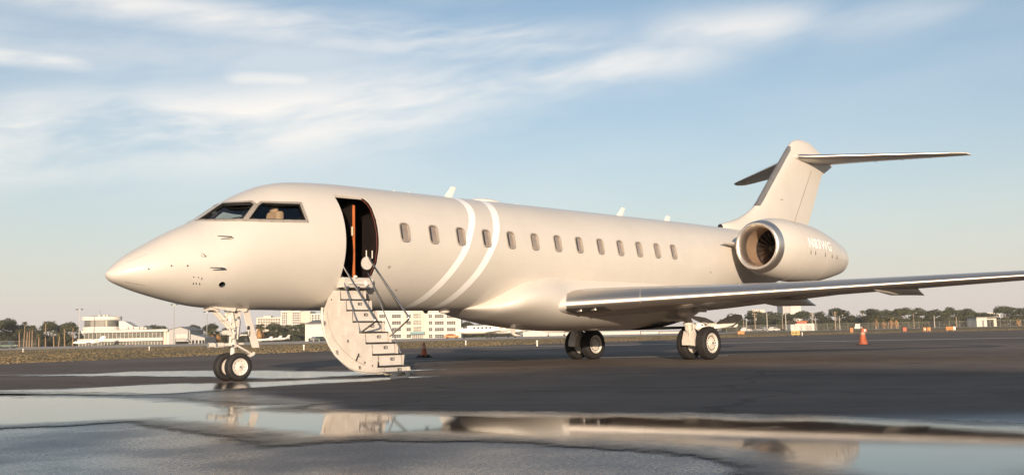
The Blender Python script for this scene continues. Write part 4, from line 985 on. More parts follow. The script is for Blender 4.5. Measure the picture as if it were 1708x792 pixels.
# handrails: bright tubes that fold with the door, and the lifting rods beside them
def fillet(P, r=.10, n=5):
    P = [Vector(q) for q in P]; o_ = [P[0]]
    for i in range(1, len(P)-1):
        a, b, c = P[i-1], P[i], P[i+1]; u_ = (a-b).normalized(); v_ = (c-b).normalized(); s_, e_ = b+u_*r, b+v_*r
        for q in range(n+1):
            t = q/n; o_.append(s_*(1-t)**2+b*2*t*(1-t)+e_*t*t)
    return o_+[P[-1]]
for xx, P in ((4.31, [(-1.13, 2.30), (-2.27, 1.09), (-1.42, .72)]), (4.94, [(-1.16, 2.46), (-2.52, 1.13), (-1.87, .778)])):
    k = MB(); k.tube(fillet([(xx, y, z) for y, z in P], .09), .019, 10); rl = part('handrail', k, CHROME, stair, smooth=60)
    y, z = P[-1]; k = MB(); k.cyl((xx-.02, y, z), (xx+.03, y, z), .04, n=12); part('rail_boss', k, GEARW, rl, smooth=40)
for xx, P in ((4.33, [(-1.14, 2.02), (-2.02, .37)]), (4.93, [(-1.20, 2.10), (-2.26, .46)])):
    k = MB(); k.tube([(xx, y, z) for y, z in P], .012, 8); part('lifting_rod', k, CHROME, stair, smooth=60)
k = MB(); k.loft([[Vector((4.90+x*.13, -1.22+t_, 2.28+z*.15)) for x, z in [(math.cos(a), math.sin(a)*(1 if math.sin(a) > 0 else .8)) for a in np.linspace(0, 2*math.pi, 17)[:-1]]] for t_ in (0, .03)]); part('rail_cover', k, BEIGE, smooth=40)
for x in (4.90, 5.05): k = MB(); k.cyl((x, -1.2, 2.40), (x, -1.2, 2.56), .012, n=8); part('rail_pin', k, WHITE)
# door frame: bright seal around the opening and the head lintel
k = MB(); prof = [(4.30, 3.70), (4.97, 3.70), (5.05, 3.66), (5.10, 3.57), (5.115, 3.45), (5.12, 3.2), (5.12, 2.9), (5.12, 2.6), (5.11, 2.3), (5.07, 2.05), (5.0, 1.985)]
def on_skin_z(x, z, off=0):
    zt, zb, wv = [float(q[0]) for q in fprof(x)]; zm = (zt+zb)/2; h_ = (zt-zb)/2; return fpt(x, math.degrees(math.acos(max(-1, min(1, (z-zm)/h_)))), off)
k.tube([on_skin_z(x, z, .002) for x, z in prof], .008, 6); part('door_seal', k, BEIGE, smooth=60)
k = MB(); k.tube([on_skin_z(x-.02, z, -.045) for x, z in prof[1:]], .008, 6); part('door_lining', k, mat('red_lining', (.13, .022, .012), .6, var=.3, vscale=14), smooth=60)
k = MB(); k.prism([on_skin_z(4.31, 3.69, -.005), on_skin_z(5.0, 3.69, -.005), on_skin_z(5.0, 3.675, -.035), on_skin_z(4.31, 3.675, -.035)], (0, 0, .012)); part('door_lintel', k, GREYP)
# what shows inside: sunlit edge of a wooden partition, a panel, a grab handle
k = MB(); k.bb(4.975, 5.02, -.66, -.62, 2.0, 3.56); wp = part('partition_edge', k, WOODM, bevel=.006)
k = MB(); k.bb(4.98, 5.02, -.60, .9, 2.0, 3.60); part('partition_panel', k, DARKIN, wp)
k = MB(); k.prism([(4.60, .10, 3.18), (4.95, .10, 3.24), (4.95, .10, 2.95)], (0, .02, 0)); part('partition_trim', k, mat('brown_trim', (.16, .04, .02), .5), wp)
k = MB(); k.box((4.93, -.68, 3.0), (.03, .05, .20)); part('grab_handle', k, CREAM, wp, bevel=.01)

# ------------------------------------------------------------------ traffic cones and field signs
ORANGE = mat('cone_orange', (.40, .10, .04), .6, var=.25, vscale=5)
REFL = mat('cone_collar', (.46, .28, .20), .6)
def cone(loc, h, r, label, heavy):
    t = empty('traffic_cone', loc); tag(t, label, 'traffic cone', 'traffic cones on the apron')
    k = MB(); k.lathe([(.03, r), (.05, r*.94), (h*.98, r*.22), (h, r*.18), (h, .005)], (0, 0, 0), 'z', 20); part('cone_body', k, ORANGE, t, smooth=40)
    k = MB(); k.lathe([(h*.60, r*.54), (h*.60, r*.565), (h*.76, r*.435), (h*.76, r*.40)], (0, 0, 0), 'z', 20); part('collar', k, REFL, t, smooth=40)
    k = MB(); b = r*(1.55 if heavy else 1.25); k.loft([[Vector((x*b, y*b, z)) for x, y in ((-1, -.85), (-.85, -1), (.85, -1), (1, -.85), (1, .85), (.85, 1), (-.85, 1), (-1, .85))] for z in (.0, .035)]); 
    if heavy:
        for q in range(5):
            a = q*1.26; k.ball((b*.75*math.cos(a), b*.75*math.sin(a), .05), (b*.38, b*.30, .055), 10, 6)
    part('base', k, RUBBER, t, smooth=40)
cone((16.88, 11.0, 0), .56, .15, 'orange traffic cone with a heavy black base behind the airstair', True)
cone((34.86, 2.54, 0), .74, .20, 'taller orange traffic cone standing right of the engine, under the wing', False)
SIGNY = mat('sign_yellow', (.42, .31, .09), .6, var=.12, vscale=4); SIGNO = mat('sign_orange', (.42, .16, .045), .6, var=.12, vscale=4); SIGNR = mat('sign_red', (.48, .075, .04), .5); SIGNW = mat('sign_white', (.78, .74, .66), .5); SIGNB = mat('sign_black', (.015, .015, .015), .6)
def sign(px, D, wd, h, face, label, parts_=(), side=None, leg=.12):
    t = empty('taxiway_sign', far(px, D), -FACE); tag(t, label, 'sign', 'low signs along the taxiway edge')
    k = MB(); k.bb(-wd/2, wd/2, -.07, .07, leg, leg+h); part('sign_panel', k, face, t, bevel=.02)
    for sx in (-1, 1): k = MB(); k.cyl((sx*wd*.32, 0, -.02), (sx*wd*.32, 0, leg+.01), .035, n=8); part('leg', k, DMETAL, t)
    for x0, x1, z0, z1, m_ in parts_: k = MB(); k.bb(x0*wd, x1*wd, -.078, -.068, leg+z0*h, leg+z1*h); part('sign_mark', k, m_, t)
    if side: k = MB(); k.bb(-wd/2-.16, -wd/2-.005, -.06, .06, leg, leg+h*.98); part('end_panel', k, side, t)
sign(1319, 104, .88, .42, SIGNY, 'yellow taxiway sign with a black end panel, nearest the gear doors', ((-.38, -.16, .42, .58, SIGNB), (-.38, -.30, .32, .68, SIGNB), (-.05, .02, .25, .75, SIGNB), (.10, .17, .25, .75, SIGNB), (.25, .38, .45, .58, SIGNB)), SIGNB)
sign(1229, 147, 1.0, .46, SIGNO, 'orange taxiway sign just right of the left main wheels', ((-.3, -.1, .35, .65, SIGNY), (.05, .3, .35, .65, SIGNY)))
sign(1576, 140, 1.3, .48, SIGNO, 'wide orange taxiway sign with a pale right end, farthest right', ((.28, .5, .02, .98, SIGNW),))
sign(1540, 131, .46, .46, SIGNO, 'small orange taxiway sign with yellow figure, left of the wide orange one', ((-.2, .2, .3, .7, SIGNY),))
sign(1533, 131, .40, .46, SIGNO, 'small orange taxiway sign, first of the close pair right of the cone', ((-.15, .25, .3, .7, SIGNW),))
sign(1500, 137, .50, .50, SIGNR, 'red taxiway sign with black end panel right of the tall cone', ((-.2, .2, .3, .7, SIGNO),), SIGNB)
sign(1412, 138, .42, .60, SIGNO, 'narrow upright orange marker board left of the tall cone')
sign(1434, 135, .46, .44, SIGNR, 'small red and white sign showing above the tall cone', ((-.35, .15, .2, .8, SIGNW),))

# ------------------------------------------------------------------ vegetation
BARK = mat('bark', (.115, .082, .055), .9, var=.25, vscale=3, bump=.6, bscale=8); PALMB = mat('palm_bark', (.26, .165, .095), .9, var=.2, vscale=3, bump=.6, bscale=9)
def leaf_mat(name, c1, c2):
    m = bpy.data.materials.new(name); m.use_nodes = True; g = NT(m.node_tree); b = m.node_tree.nodes['Principled BSDF']
    tc = g.n('ShaderNodeTexCoord').outputs['Object']; rnd = g.n('ShaderNodeObjectInfo').outputs['Random']
    f = g.step(g.noise(tc, .9, 3, .6), .35, .65); c = g.mix(f, (*c1, 1), (*c2, 1)); k_ = g.step(rnd, 0, 1, .75, 1.25, smooth=False); c = g.mix(1.0, c, g.xyz(k_, k_, k_), 'MULTIPLY')
    g.put(b.inputs['Base Color'], c); b.inputs['Roughness'].default_value = .6; b.inputs['Specular IOR Level'].default_value = .25; b.inputs['Subsurface Weight'].default_value = 0
    return m
LEAF = leaf_mat('oak_leaf', (.030, .037, .018), (.058, .062, .028)); LEAF2 = leaf_mat('olive_leaf', (.042, .048, .024), (.072, .074, .036)); PALML = leaf_mat('palm_leaf', (.060, .066, .026), (.115, .100, .042)); DEADP = leaf_mat('dead_frond', (.20, .10, .035), (.28, .15, .06))
def tree_meshes(seed, h, wd, n=5600, leaf=.25, trunk=.16):
    rg = random.Random(seed); k = MB(); th = h*trunk
    k.tube([(0, 0, -.1), (rg.uniform(-.1, .1), 0, th*.5), (rg.uniform(-.2, .2), rg.uniform(-.2, .2), th), (rg.uniform(-.3, .3), rg.uniform(-.3, .3), h*.6)], [h*.035, h*.028, h*.024, h*.01], 8)
    lobes = []
    for i in range(rg.randint(15, 19)):
        a = rg.uniform(0, 6.28); rr = wd*.5*math.sqrt(rg.uniform(0, .62)); z = rg.uniform(h*.07, h*.84); rr *= 1.12-1.15*max(0, (z/h-.42))
        c = Vector((rr*math.cos(a), rr*math.sin(a), z)); s_ = rg.uniform(.14, .25)*wd; lobes.append((c, s_*rg.uniform(.9, 1.25), s_*rg.uniform(.6, .9)))
        k.tube([(0, 0, th*rg.uniform(.7, 1.1)), ((c.x)*.5, c.y*.5, (th+c.z)*.52), tuple(c)], [h*.012, h*.008, h*.003], 5)
    lobes.append((Vector((0, 0, h*.80)), wd*.20, h*.17))
    tm = k.mesh('trunk', BARK); smoothen(tm, 60)
    vs = []; fs = []
    tot = sum(l[1]**2 for l in lobes)
    for c, ra, rb in lobes:
        for q in range(int(n*ra*ra/tot)):
            d = Vector((rg.gauss(0, 1), rg.gauss(0, 1), rg.gauss(0, 1))).normalized(); rad = rg.uniform(.55, 1.06)
            if d.z < -.5: d.z *= .5
            p = c+Vector((d.x*ra, d.y*ra, d.z*rb))*rad; s_ = leaf*rg.uniform(.6, 1.5)
            nrm = (d+Vector((rg.gauss(0, .6), rg.gauss(0, .6), rg.gauss(0, .6)+.2))).normalized(); a = nrm.orthogonal().normalized(); a = (a*math.cos(q)+nrm.cross(a)*math.sin(q)); b = nrm.cross(a)
            o_ = len(vs); vs += [tuple(p+a*s_), tuple(p+b*s_*.55+nrm*s_*.15), tuple(p-a*s_), tuple(p-b*s_*.55+nrm*s_*.12)]; fs.append((o_, o_+1, o_+2, o_+3))
    cm = bpy.data.meshes.new('crown'); cm.from_pydata(vs, [], fs)
    return tm, cm
TREES = [tree_meshes(s, 8.0, 7.6 if s % 2 else 8.8) for s in range(6)]
ORD = ['first', 'second', 'third', 'fourth', 'fifth', 'sixth', 'seventh', 'eighth', 'ninth', 'tenth', 'eleventh', 'twelfth', 'thirteenth', 'fourteenth', 'fifteenth', 'sixteenth', 'seventeenth', 'eighteenth', 'nineteenth', 'twentieth']
def hor(u): return 575.6-.0212*u
def mh(u, top, D): return (hor(u)+.7794*FPX/D-top)*D/FPX
def tree(i, px, top, wpx, D, label, lm=None, group='oaks along the far edge of the field'):
    tm, cm = TREES[i % len(TREES)]; cm2 = cm.copy(); cm2.materials.clear(); cm2.materials.append(lm or LEAF)
    t = empty('oak_tree', far(px, D), i*1.7); h = mh(px, top, D)/.97; ww = wpx*D/FPX; t.scale = (ww/7.6, ww/7.6, h/8.0)
    tag(t, label, 'tree', group)
    for nm_, me in (('trunk', tm), ('crown', cm2)): link(bpy.data.objects.new(nm_, me), t)
LT = [(-12, 532, 44), (12, 530, 40), (40, 540, 36), (62, 549, 30), (84, 537, 36), (102, 541, 26), (118, 538, 36)]
for i, (px, top, wpx) in enumerate(LT): tree(i, px, top, wpx, 355+(i % 3)*9, 'dark oak left of the white terminal, %s from the left edge of the picture' % ORD[i])
for i, (px, top, wpx, lb) in enumerate(((256, 541, 38, 'dark oak showing over the long roof of the white terminal'), (322, 541, 36, 'dark oak just right of the grey gabled hangar'), (352, 540, 34, 'dark oak behind the nose wheel leg of the jet'), (382, 545, 30, 'low dark oak right of the nose wheel leg'))): tree(i+2, px, top, wpx, 385+i*6, lb)
for i, (px, top, wpx, lb) in enumerate(((452, 538, 38, 'round dark oak in front of the beige hotel, left of three'), (480, 541, 36, 'round dark oak in front of the beige hotel, middle of three'), (504, 538, 36, 'round dark oak in front of the beige hotel, beside the white hangar'), (776, 537, 30, 'oak just right of the white office block'), (797, 540, 34, 'oak above the parked white jets, right of the office block'), (826, 543, 34, 'oak partly hidden by the jet belly, above the parked jets'))): tree(i+1, px, top, wpx, 370+i*12, lb)
RT = [(1215, 524, 34), (1248, 518, 40), (1278, 519, 38), (1308, 522, 36), (1335, 519, 38), (1364, 519, 32), (1392, 515, 46), (1414, 526, 30), (1447, 514, 36), (1470, 516, 36), (1496, 514, 40), (1523, 513, 40), (1549, 517, 34), (1577, 512, 44), (1604, 514, 38), (1632, 521, 34), (1669, 511, 44), (1692, 513, 34), (1714, 510, 40), (1745, 512, 44)]
for i, (px, top, wpx) in enumerate(RT): tree(i, px, top, wpx, 400+(i*7 % 5)*8, 'oak in the tree line right of the main wheels, %s from its left end' % ORD[i], LEAF2 if i > 8 else LEAF, 'oaks of the right-hand tree line')
def hedge(px0, px1, top, D, label):
    a, b = far(px0, D), far(px1, D); L = (b-a).length; h = mh((px0+px1)/2, top, D); rg = random.Random(px0); vs = []; fs = []
    for q in range(int(L*190)):
        s_ = rg.random(); p = a.lerp(b, s_)+Vector((rg.gauss(0, .9), rg.gauss(0, .9), h*rg.random()**.7*(.7+.3*math.sin(s_*L*.9)+.1*math.sin(s_*L*2.3)))); nn = Vector((rg.gauss(0, 1), rg.gauss(0, 1), rg.gauss(0, 1))).normalized(); a_ = nn.orthogonal().normalized()*rg.uniform(.18, .42); b_ = nn.cross(a_)*.6
        o_ = len(vs); vs += [tuple(p+a_), tuple(p+b_), tuple(p-a_), tuple(p-b_)]; fs.append((o_, o_+1, o_+2, o_+3))
    me = bpy.data.meshes.new('shrubs'); me.from_pydata(vs, [], fs); me.materials.append(LEAF)
    o = bpy.data.objects.new('shrubs', me); link(o); tag(o, label, 'shrubs', None, 'stuff')
hedge(-30, 130, 556, 366, 'dark undergrowth below the oaks left of the terminal'); hedge(310, 512, 554, 392, 'dark undergrowth below the oaks behind the nose wheel'); hedge(766, 860, 553, 430, 'undergrowth right of the white office block'); hedge(1195, 1440, 529, 425, 'undergrowth along the tree line right of the main wheels'); hedge(1430, 1760, 523, 445, 'undergrowth along the tree line at the far right')
def palm_mesh(seed, dead):
    rg = random.Random(seed); vs = []; fs = []
    for q in range(26):
        a = 2*math.pi*q/26*3.1+rg.uniform(-.2, .2); up = rg.uniform(-.7, 1.0) if not dead else rg.uniform(-1.6, -.7); L = rg.uniform(1.3, 1.8)
        d = Vector((math.cos(a), math.sin(a), 0)); prev = None
        for j in range(7):
            t = j/6; p = d*L*t*math.cos(up*.6)+Vector((0, 0, L*(t*math.sin(up)-.55*t*t))); e = Vector((-d.y, d.x, 0)); wv = .26*math.sin(math.pi*min(t+.12, 1))+.02
            row = [p-e*wv+Vector((0, 0, -wv*.5)), p+Vector((0, 0, .03)), p+e*wv+Vector((0, 0, -wv*.5))]
            o_ = len(vs); vs += [tuple(v) for v in row]
            if prev is not None:
                if j % 1 == 0: fs += [(prev, prev+1, o_+1, o_), (prev+1, prev+2, o_+2, o_+1)]
            prev = o_
    me = bpy.data.meshes.new('fronds'); me.from_pydata(vs, [], fs); me.materials.append(DEADP if dead else PALML); return me
PM = [palm_mesh(s, False) for s in range(4)]; PD = [palm_mesh(s+20, True) for s in range(3)]
def palm(i, px, top, D, label, tw=.20, crown=1.0, dead=False, group='palms by the terminal'):
    h = mh(px, top, D); t = empty('palm_tree', far(px, D), i*1.3); tag(t, label, 'palm', group)
    rg = random.Random(i*3+1); bx, by = rg.uniform(-.15, .15), rg.uniform(-.15, .15); hc = h-.4*crown
    k = MB(); k.tube([(0, 0, -.1), (bx, by, hc*.4), (bx*1.5, by*1.5, hc*.75), (bx, by, hc)], [tw*1.3, tw, tw*.95, tw*.8], 8); part('trunk', k, PALMB, t, smooth=60)
    c = bpy.data.objects.new('crown', PM[i % 4]); link(c, t); c.location = (bx, by, hc); c.scale = (crown,)*3
    if dead: c = bpy.data.objects.new('dead_fronds', PD[i % 3]); link(c, t); c.location = (bx, by, hc-.1); c.scale = (crown*.85, crown*.85, crown*1.2)
for i, (px, top, D) in enumerate(((34, 549, 322), (40.5, 537, 330), (45.5, 548, 318), (50, 545, 326), (54.5, 543, 333), (66, 556, 320), (77, 536, 330), (91, 552, 321), (98.5, 554, 328), (109, 543, 322), (122, 543, 330))):
    palm(i, px, top, D, 'slim palm left of the white terminal, %s counting from the left' % ORD[i], .17, .75)
palm(1, 431, 541, 360, 'bushy palm with hanging orange dead fronds left of the hotel oaks', .28, 1.7, True, 'palms in front of the hotel')
palm(2, 350, 549, 340, 'bushy palm with dead fronds behind the nose wheel leg', .26, 1.5, True, 'palms in front of the hotel')
palm(3, 362, 552, 344, 'smaller palm with dead fronds right beside the nose wheel leg', .24, 1.3, True, 'palms in front of the hotel')
for i, (px, top) in enumerate(((1453, 527), (1466, 529), (1478, 527), (1487, 529), (1690, 526))): palm(i+3, px, top, 372, 'palm with brown skirt before the right-hand trees, %s from left' % ORD[i], .26, 1.15, True, 'palms before the right-hand trees')
palm(5, 1432, 518, 430, 'lone tall palm showing in the gap of the tree line', .16, 1.0, False, 'palms before the right-hand trees')

# ------------------------------------------------------------------ buildings
STUC = mat('white_stucco', (.60, .56, .50), .8, var=.06, vscale=.6); BEIGES = mat('beige_stucco', (.62, .53, .43), .85, var=.06, vscale=.4); ROOFG = mat('grey_roof', (.20, .19, .18), .7, var=.1); SHEET = mat('grey_sheet_metal', (.27, .265, .255), .5, .3, var=.08)
GLZ = mat('dark_glazing', (.035, .04, .045), .10, 0, var=.2, vscale=.8, coat=.6); GLZW = mat('tinted_glazing', (.16, .155, .13), .15, .2, var=.25, vscale=.5, coat=.6); MULL = mat('mullion', (.45, .42, .38), .5, .4); AWN = mat('blue_green_canopy', (.10, .22, .24), .5)
class Site:
    """a building laid out in its own plan: x along the front, y into the depth, z up"""
    def __init__(s, name, px0, D, label, cat, group=None):
        s.D = D; s.k = D/FPX; s.px0 = px0; s.o = empty(name, far(px0, D), -FACE); tag(s.o, label, cat, group)
    def X(s, px): return (px-s.px0)*s.k
    def Z(s, px, y): return (hor(px)+.7794*FPX/s.D-y)*s.k
    def box(s, name, m_, px0, px1, y0, y1, d0, d1, parent=None, bevel=0):
        k = MB(); pm = s.px0; z0 = -.05 if y0 is None else s.Z((px0+px1)/2, y0); k.bb(s.X(px0), s.X(px1), d0, d1, z0, s.Z((px0+px1)/2, y1)); return part(name, k, m_, parent or s.o, bevel=bevel)
    def window(s, px0, px1, y0, y1, d, cols=2, rows=1, frame=STUC, glass=None):
        """recessed-looking window: projecting frame with panes behind it"""
        a, b = s.X(px0), s.X(px1); pm = (px0+px1)/2; z0, z1 = s.Z(pm, y0), s.Z(pm, y1); f = .07
        k = MB(); k.bb(a, b, d-.09, d, z0-.08, z0); k.bb(a, b, d-.07, d, z1, z1+.06)
        for i in range(cols+1): x = a+(b-a)*i/cols; k.bb(x-f/2, x+f/2, d-.06, d, z0+.001, z1-.001)
        for i in range(1, rows): z = z0+(z1-z0)*i/rows; k.bb(a+.04, b-.04, d-.05, d-.01, z-f/2, z+f/2)
        w_ = part('window', k, frame, s.o)
        for i in range(cols):
            k = MB(); x0, x1 = a+(b-a)*i/cols, a+(b-a)*(i+1)/cols; k.bb(x0+f/2, x1-f/2, d-.03, d-.004, z0+.002, z1-.002); part('pane', k, glass or GLZ, w_)
# terminal with a round upper lounge
T = Site('terminal_building', 130, 330, 'white terminal with a glazed round upper deck and long banded front', 'building')
T.box('wall', STUC, 140, 290, None, 570, 1.2, 14)
T.box('floor_band', STUC, 130.5, 272, 569, 564, -.6, 13)
T.box('lower_storey', GLZW, 131, 271, None, 569.3, .5, 12.5)
T.box('upper_storey', GLZW, 139, 271, 564.2, 554, .3, 12)
T.box('roof_band', STUC, 137, 280, 554, 550.3, -.7, 13)
for i in range(27): px = 132+i*5.2; T.box('mullion', STUC if i % 3 == 0 else MULL, px-.35, px+.35, None, 569.2, .36, .498)
for i in range(20): px = 141+i*6.6; T.box('mullion', MULL, px-.3, px+.3, 564.1, 554.1, .18, .298)
for i, px in enumerate((272, 276.2)): T.box('end_wall', STUC if i else BEIGES, px, px+4.1, None, 552, .2+i*.3, 13)
def drum(name, m_, px0, px1, y0, y1, grow_=0, n=28, parent=None):
    a, b = T.X(px0)-grow_, T.X(px1)+grow_; r_ = 3.4+grow_; z0, z1 = T.Z(160, y0), T.Z(160, y1); ol = []
    for cx, a0 in ((b-r_, -90), (a+r_, 90)):
        for q in range(n//2+1):
            t = R(a0+180*q/(n//2)); ol.append((cx+r_*math.cos(t), 3.2+r_*math.sin(t)))
    k = MB(); k.prism([(x, y, z0) for x, y in ol], (0, 0, z1-z0)); return part(name, k, m_, parent or T.o, smooth=40)
drum('lounge_floor', STUC, 133, 192, 551, 545.2, .25); lg = drum('lounge_glazing', GLZW, 134, 191, 545.2, 534.3, -.15); drum('lounge_roof', STUC, 132, 193, 534.3, 528.3, .45); drum('lounge_roof_cap', ROOFG, 140, 186, 528.3, 527.5, 0)
a, b = T.X(134)+.15, T.X(191)-.15
for i in range(15):
    x = a+3.3+(b-a-6.6)*i/14; k = MB(); k.bb(x-.05, x+.05, -.18, -.06, T.Z(160, 545.2), T.Z(160, 534.3)); part('mullion', k, MULL, lg)
k = MB(); k.prism([(T.X(194), 2, T.Z(200, 549)), (T.X(240), 2, T.Z(230, 549)), (T.X(240), 2, T.Z(240, 546)), (T.X(219), 2, T.Z(219, 545)), (T.X(203), 2, T.Z(203, 536)), (T.X(194), 2, T.Z(194, 536))], (0, 5, 0)); part('stair_penthouse', k, STUC, T.o)
for px in (207, 216, 226, 233): T.box('vent_block', BEIGES, px, px+3.4, 549, 545.2, 1.2, 1.9)
for px in (158, 166, 171): T.box('roof_unit', DMETAL, px, px+3, 527.5, 525.6, 2.5, 4)
k = MB(); k.cyl((T.X(160), 3, T.Z(160, 528)), (T.X(160), 3, T.Z(160, 517)), .05, n=6); part('roof_mast', k, DMETAL, T.o)
for px, w_ in ((200, 11), (222, 7), (205, 8)): T.box('planter', mat('planter_green', (.09, .10, .06), .8), px, px+w_, None, 574, -2.2-px*.01, -1.2-px*.01)
# grey gabled hangar
Hn = Site('gabled_hangar', 281, 326, 'grey sheet-metal gabled hangar with an open door and white canopy', 'hangar')
k = MB(); k.prism([(Hn.X(281), 0, -.05), (Hn.X(316), 0, -.05), (Hn.X(316), 0, Hn.Z(316, 551)), (Hn.X(299), 0, Hn.Z(299, 545.5)), (Hn.X(281), 0, Hn.Z(281, 550))], (0, 14, 0)); part('wall', k, SHEET, Hn.o)
k = MB(); k.prism([(Hn.X(316.3), .5, -.05), (Hn.X(340), .5, -.05), (Hn.X(340), .5, Hn.Z(340, 563)), (Hn.X(316.3), .5, Hn.Z(316, 557))], (0, 12, 0)); part('annex', k, SHEET, Hn.o)
k = MB(); k.prism([(Hn.X(279.5), -.4, Hn.Z(281, 550.4)), (Hn.X(299), -.4, Hn.Z(299, 545.5)), (Hn.X(317), -.4, Hn.Z(316, 551.3)), (Hn.X(317), -.4, Hn.Z(316, 550.6)), (Hn.X(299), -.4, Hn.Z(299, 544.7)), (Hn.X(279.5), -.4, Hn.Z(281, 549.6))], (0, 15, 0)); part('roof', k, ROOFG, Hn.o)
Hn.box('door_opening', HOLE, 292, 313, None, 565, -.06, -.02); Hn.box('lattice_screen', STUC, 293, 311.5, 563.5, 557, -.16, -.06)
for i in range(8): Hn.box('lattice_slat', SHEET, 294+i*2.2, 294.7+i*2.2, 563.4, 557.1, -.22, -.165)
k = MB(); k.prism([(Hn.X(293), -.1, Hn.Z(293, 565)), (Hn.X(312), -.1, Hn.Z(312, 565)), (Hn.X(318), -2.4, Hn.Z(318, 569)), (Hn.X(297), -2.4, Hn.Z(297, 569))], (0, 0, .12)); part('canopy', k, STUC, Hn.o)
for px in (319, 325, 331, 336): Hn.box('bay_opening', HOLE, px, px+3.4, None, 567, .42, .47)
# hotel, far behind the oaks
Ho = Site('hotel', 426, 620, 'beige high hotel rising behind the oaks, left of the airstair', 'building')
Ho.box('wall', BEIGES, 426, 468, None, 529.5, 0, 16); Ho.box('tower', STUC, 468, 500, None, 519, -2, 16); Ho.box('tower', BEIGES, 500.1, 516, None, 519.6, -1, 16); Ho.box('wall', STUC, 516.1, 533, None, 523, 0, 16); Ho.box('stair_core', BEIGES, 480, 486, None, 517.3, -2.5, 4); Ho.box('roof_plant', BEIGES, 436, 448, 529.5, 527, 3, 9)
for r_ in range(4):
    for c_ in range(9): Ho.window(429+c_*4.2, 431.6+c_*4.2, 534.5+r_*4.4, 531.6+r_*4.4, 0, 1)
for r_ in range(6):
    for c_ in range(3): Ho.window(470+c_*3.1, 472.2+c_*3.1, 524+r_*3.9, 521.4+r_*3.9, -2, 1)
    for c_ in range(4): Ho.window(487.3+c_*3.1, 489.6+c_*3.1, 524+r_*3.9, 521.4+r_*3.9, -2, 1)
    for c_ in range(3): Ho.window(518+c_*5, 521+c_*5, 528+r_*3.9, 525.4+r_*3.9, 0, 1)
# white flat-fronted hangar behind the stair
Hw = Site('white_hangar', 507, 340, 'white box hangar with a low open front, beside the airstair', 'hangar')
Hw.box('wall', STUC, 507, 512.5, None, 541, 0, 18); Hw.box('front_fascia', STUC, 512.6, 585, 563, 541, 0, 18); Hw.box('dark_interior', HOLE, 512.6, 585, None, 562.9, .6, 17); Hw.box('stem_wall', BEIGES, 512.6, 585, None, 568.5, .05, .3)
k = MB(); k.prism([(Hw.X(506), -.3, Hw.Z(507, 541)), (Hw.X(586), -.3, Hw.Z(540, 541.2)), (Hw.X(586), 9, Hw.Z(540, 535)), (Hw.X(516), 9, Hw.Z(516, 534.5))], (0, 0, .3)); part('roof', k, ROOFG, Hw.o)
for i in range(7): Hw.box('column', STUC, 520+i*9.6, 521.2+i*9.6, None, 562.8, .2, .55)
# office block
Of = Site('office_block', 628, 400, 'white four-storey office block with rows of windows seen under the jet', 'building')
Of.box('wall', STUC, 600, 683, None, 515, 0, 16); Of.box('wall', STUC, 704.1, 765, None, 515.5, 0, 16); tw = Of.box('stair_tower', BEIGES, 683.1, 704, None, 514, -.6, 14)
Of.box('pier', BEIGES, 669, 674, 566, 515.1, -.12, -.002); Of.box('pier', BEIGES, 706, 711, 566, 515.6, -.12, -.002); Of.box('pier', STUC, 758.5, 765.6, None, 515.2, -.35, -.002)
for r_ in range(4):
    y0 = 527.0+r_*10.9
    for a, b, n_ in ((604, 612, 3), (617, 625, 3), (630, 640, 3), (651, 666, 4), (675, 682.5, 2), (712, 718, 2), (722, 737, 4), (742, 756.5, 4)): Of.window(a, b, y0+3.2, y0-2.2, 0, n_, 2)
    Of.window(686.5, 700.5, y0+4.0, y0-4.0, -.6, 3, 2, MULL, GLZW) if r_ < 3 else None
for y_ in (532.5, 543.4, 554.3): Of.box('string_course', BEIGES, 600, 682.9, y_+.9, y_, -.06, -.002); Of.box('string_course', BEIGES, 704.2, 758.4, y_+.9, y_, -.06, -.002)
Of.box('entrance_canopy', AWN, 682, 705.5, 557, 553, -2.6, -.62); Of.box('entrance_glazing', GLZW, 684.5, 702.5, None, 557, -.70, -.61)
for i in range(7): Of.box('door_post', STUC, 684.2+i*3, 684.9+i*3, None, 557, -.82, -.705)
# long low hangars under the wing
for i, (a, b, y_, m_, lb) in enumerate(((868, 955, 546, STUC, 'long low white hangar seen under the belly, left of the right main wheels'), (956, 1062, 551.5, STUC, 'long low white hangar seen between the main wheels'), (1063, 1093, 551, SHEET, 'low grey hangar seen left of the left main wheels'), (1094, 1142, 551.8, STUC, 'low white hangar with a pale door by the left main wheels'))):
    L = Site('low_hangar', a, 345+i*3, lb, 'hangar', 'low hangars under the wing')
    L.box('wall', m_, a, b, None, y_+1.2, 0, 16); L.box('roof', ROOFG, a-.5, b+.5, y_+1.15, y_+.4, -.4, 16.5)
    n_ = max(2, int((b-a)/16))
    for q in range(n_): L.box('door', SHEET if m_ is STUC else STUC, a+2+q*(b-a-2)/n_, a+(q+1)*(b-a-2)/n_, None, y_+3.2, -.1, -.004)
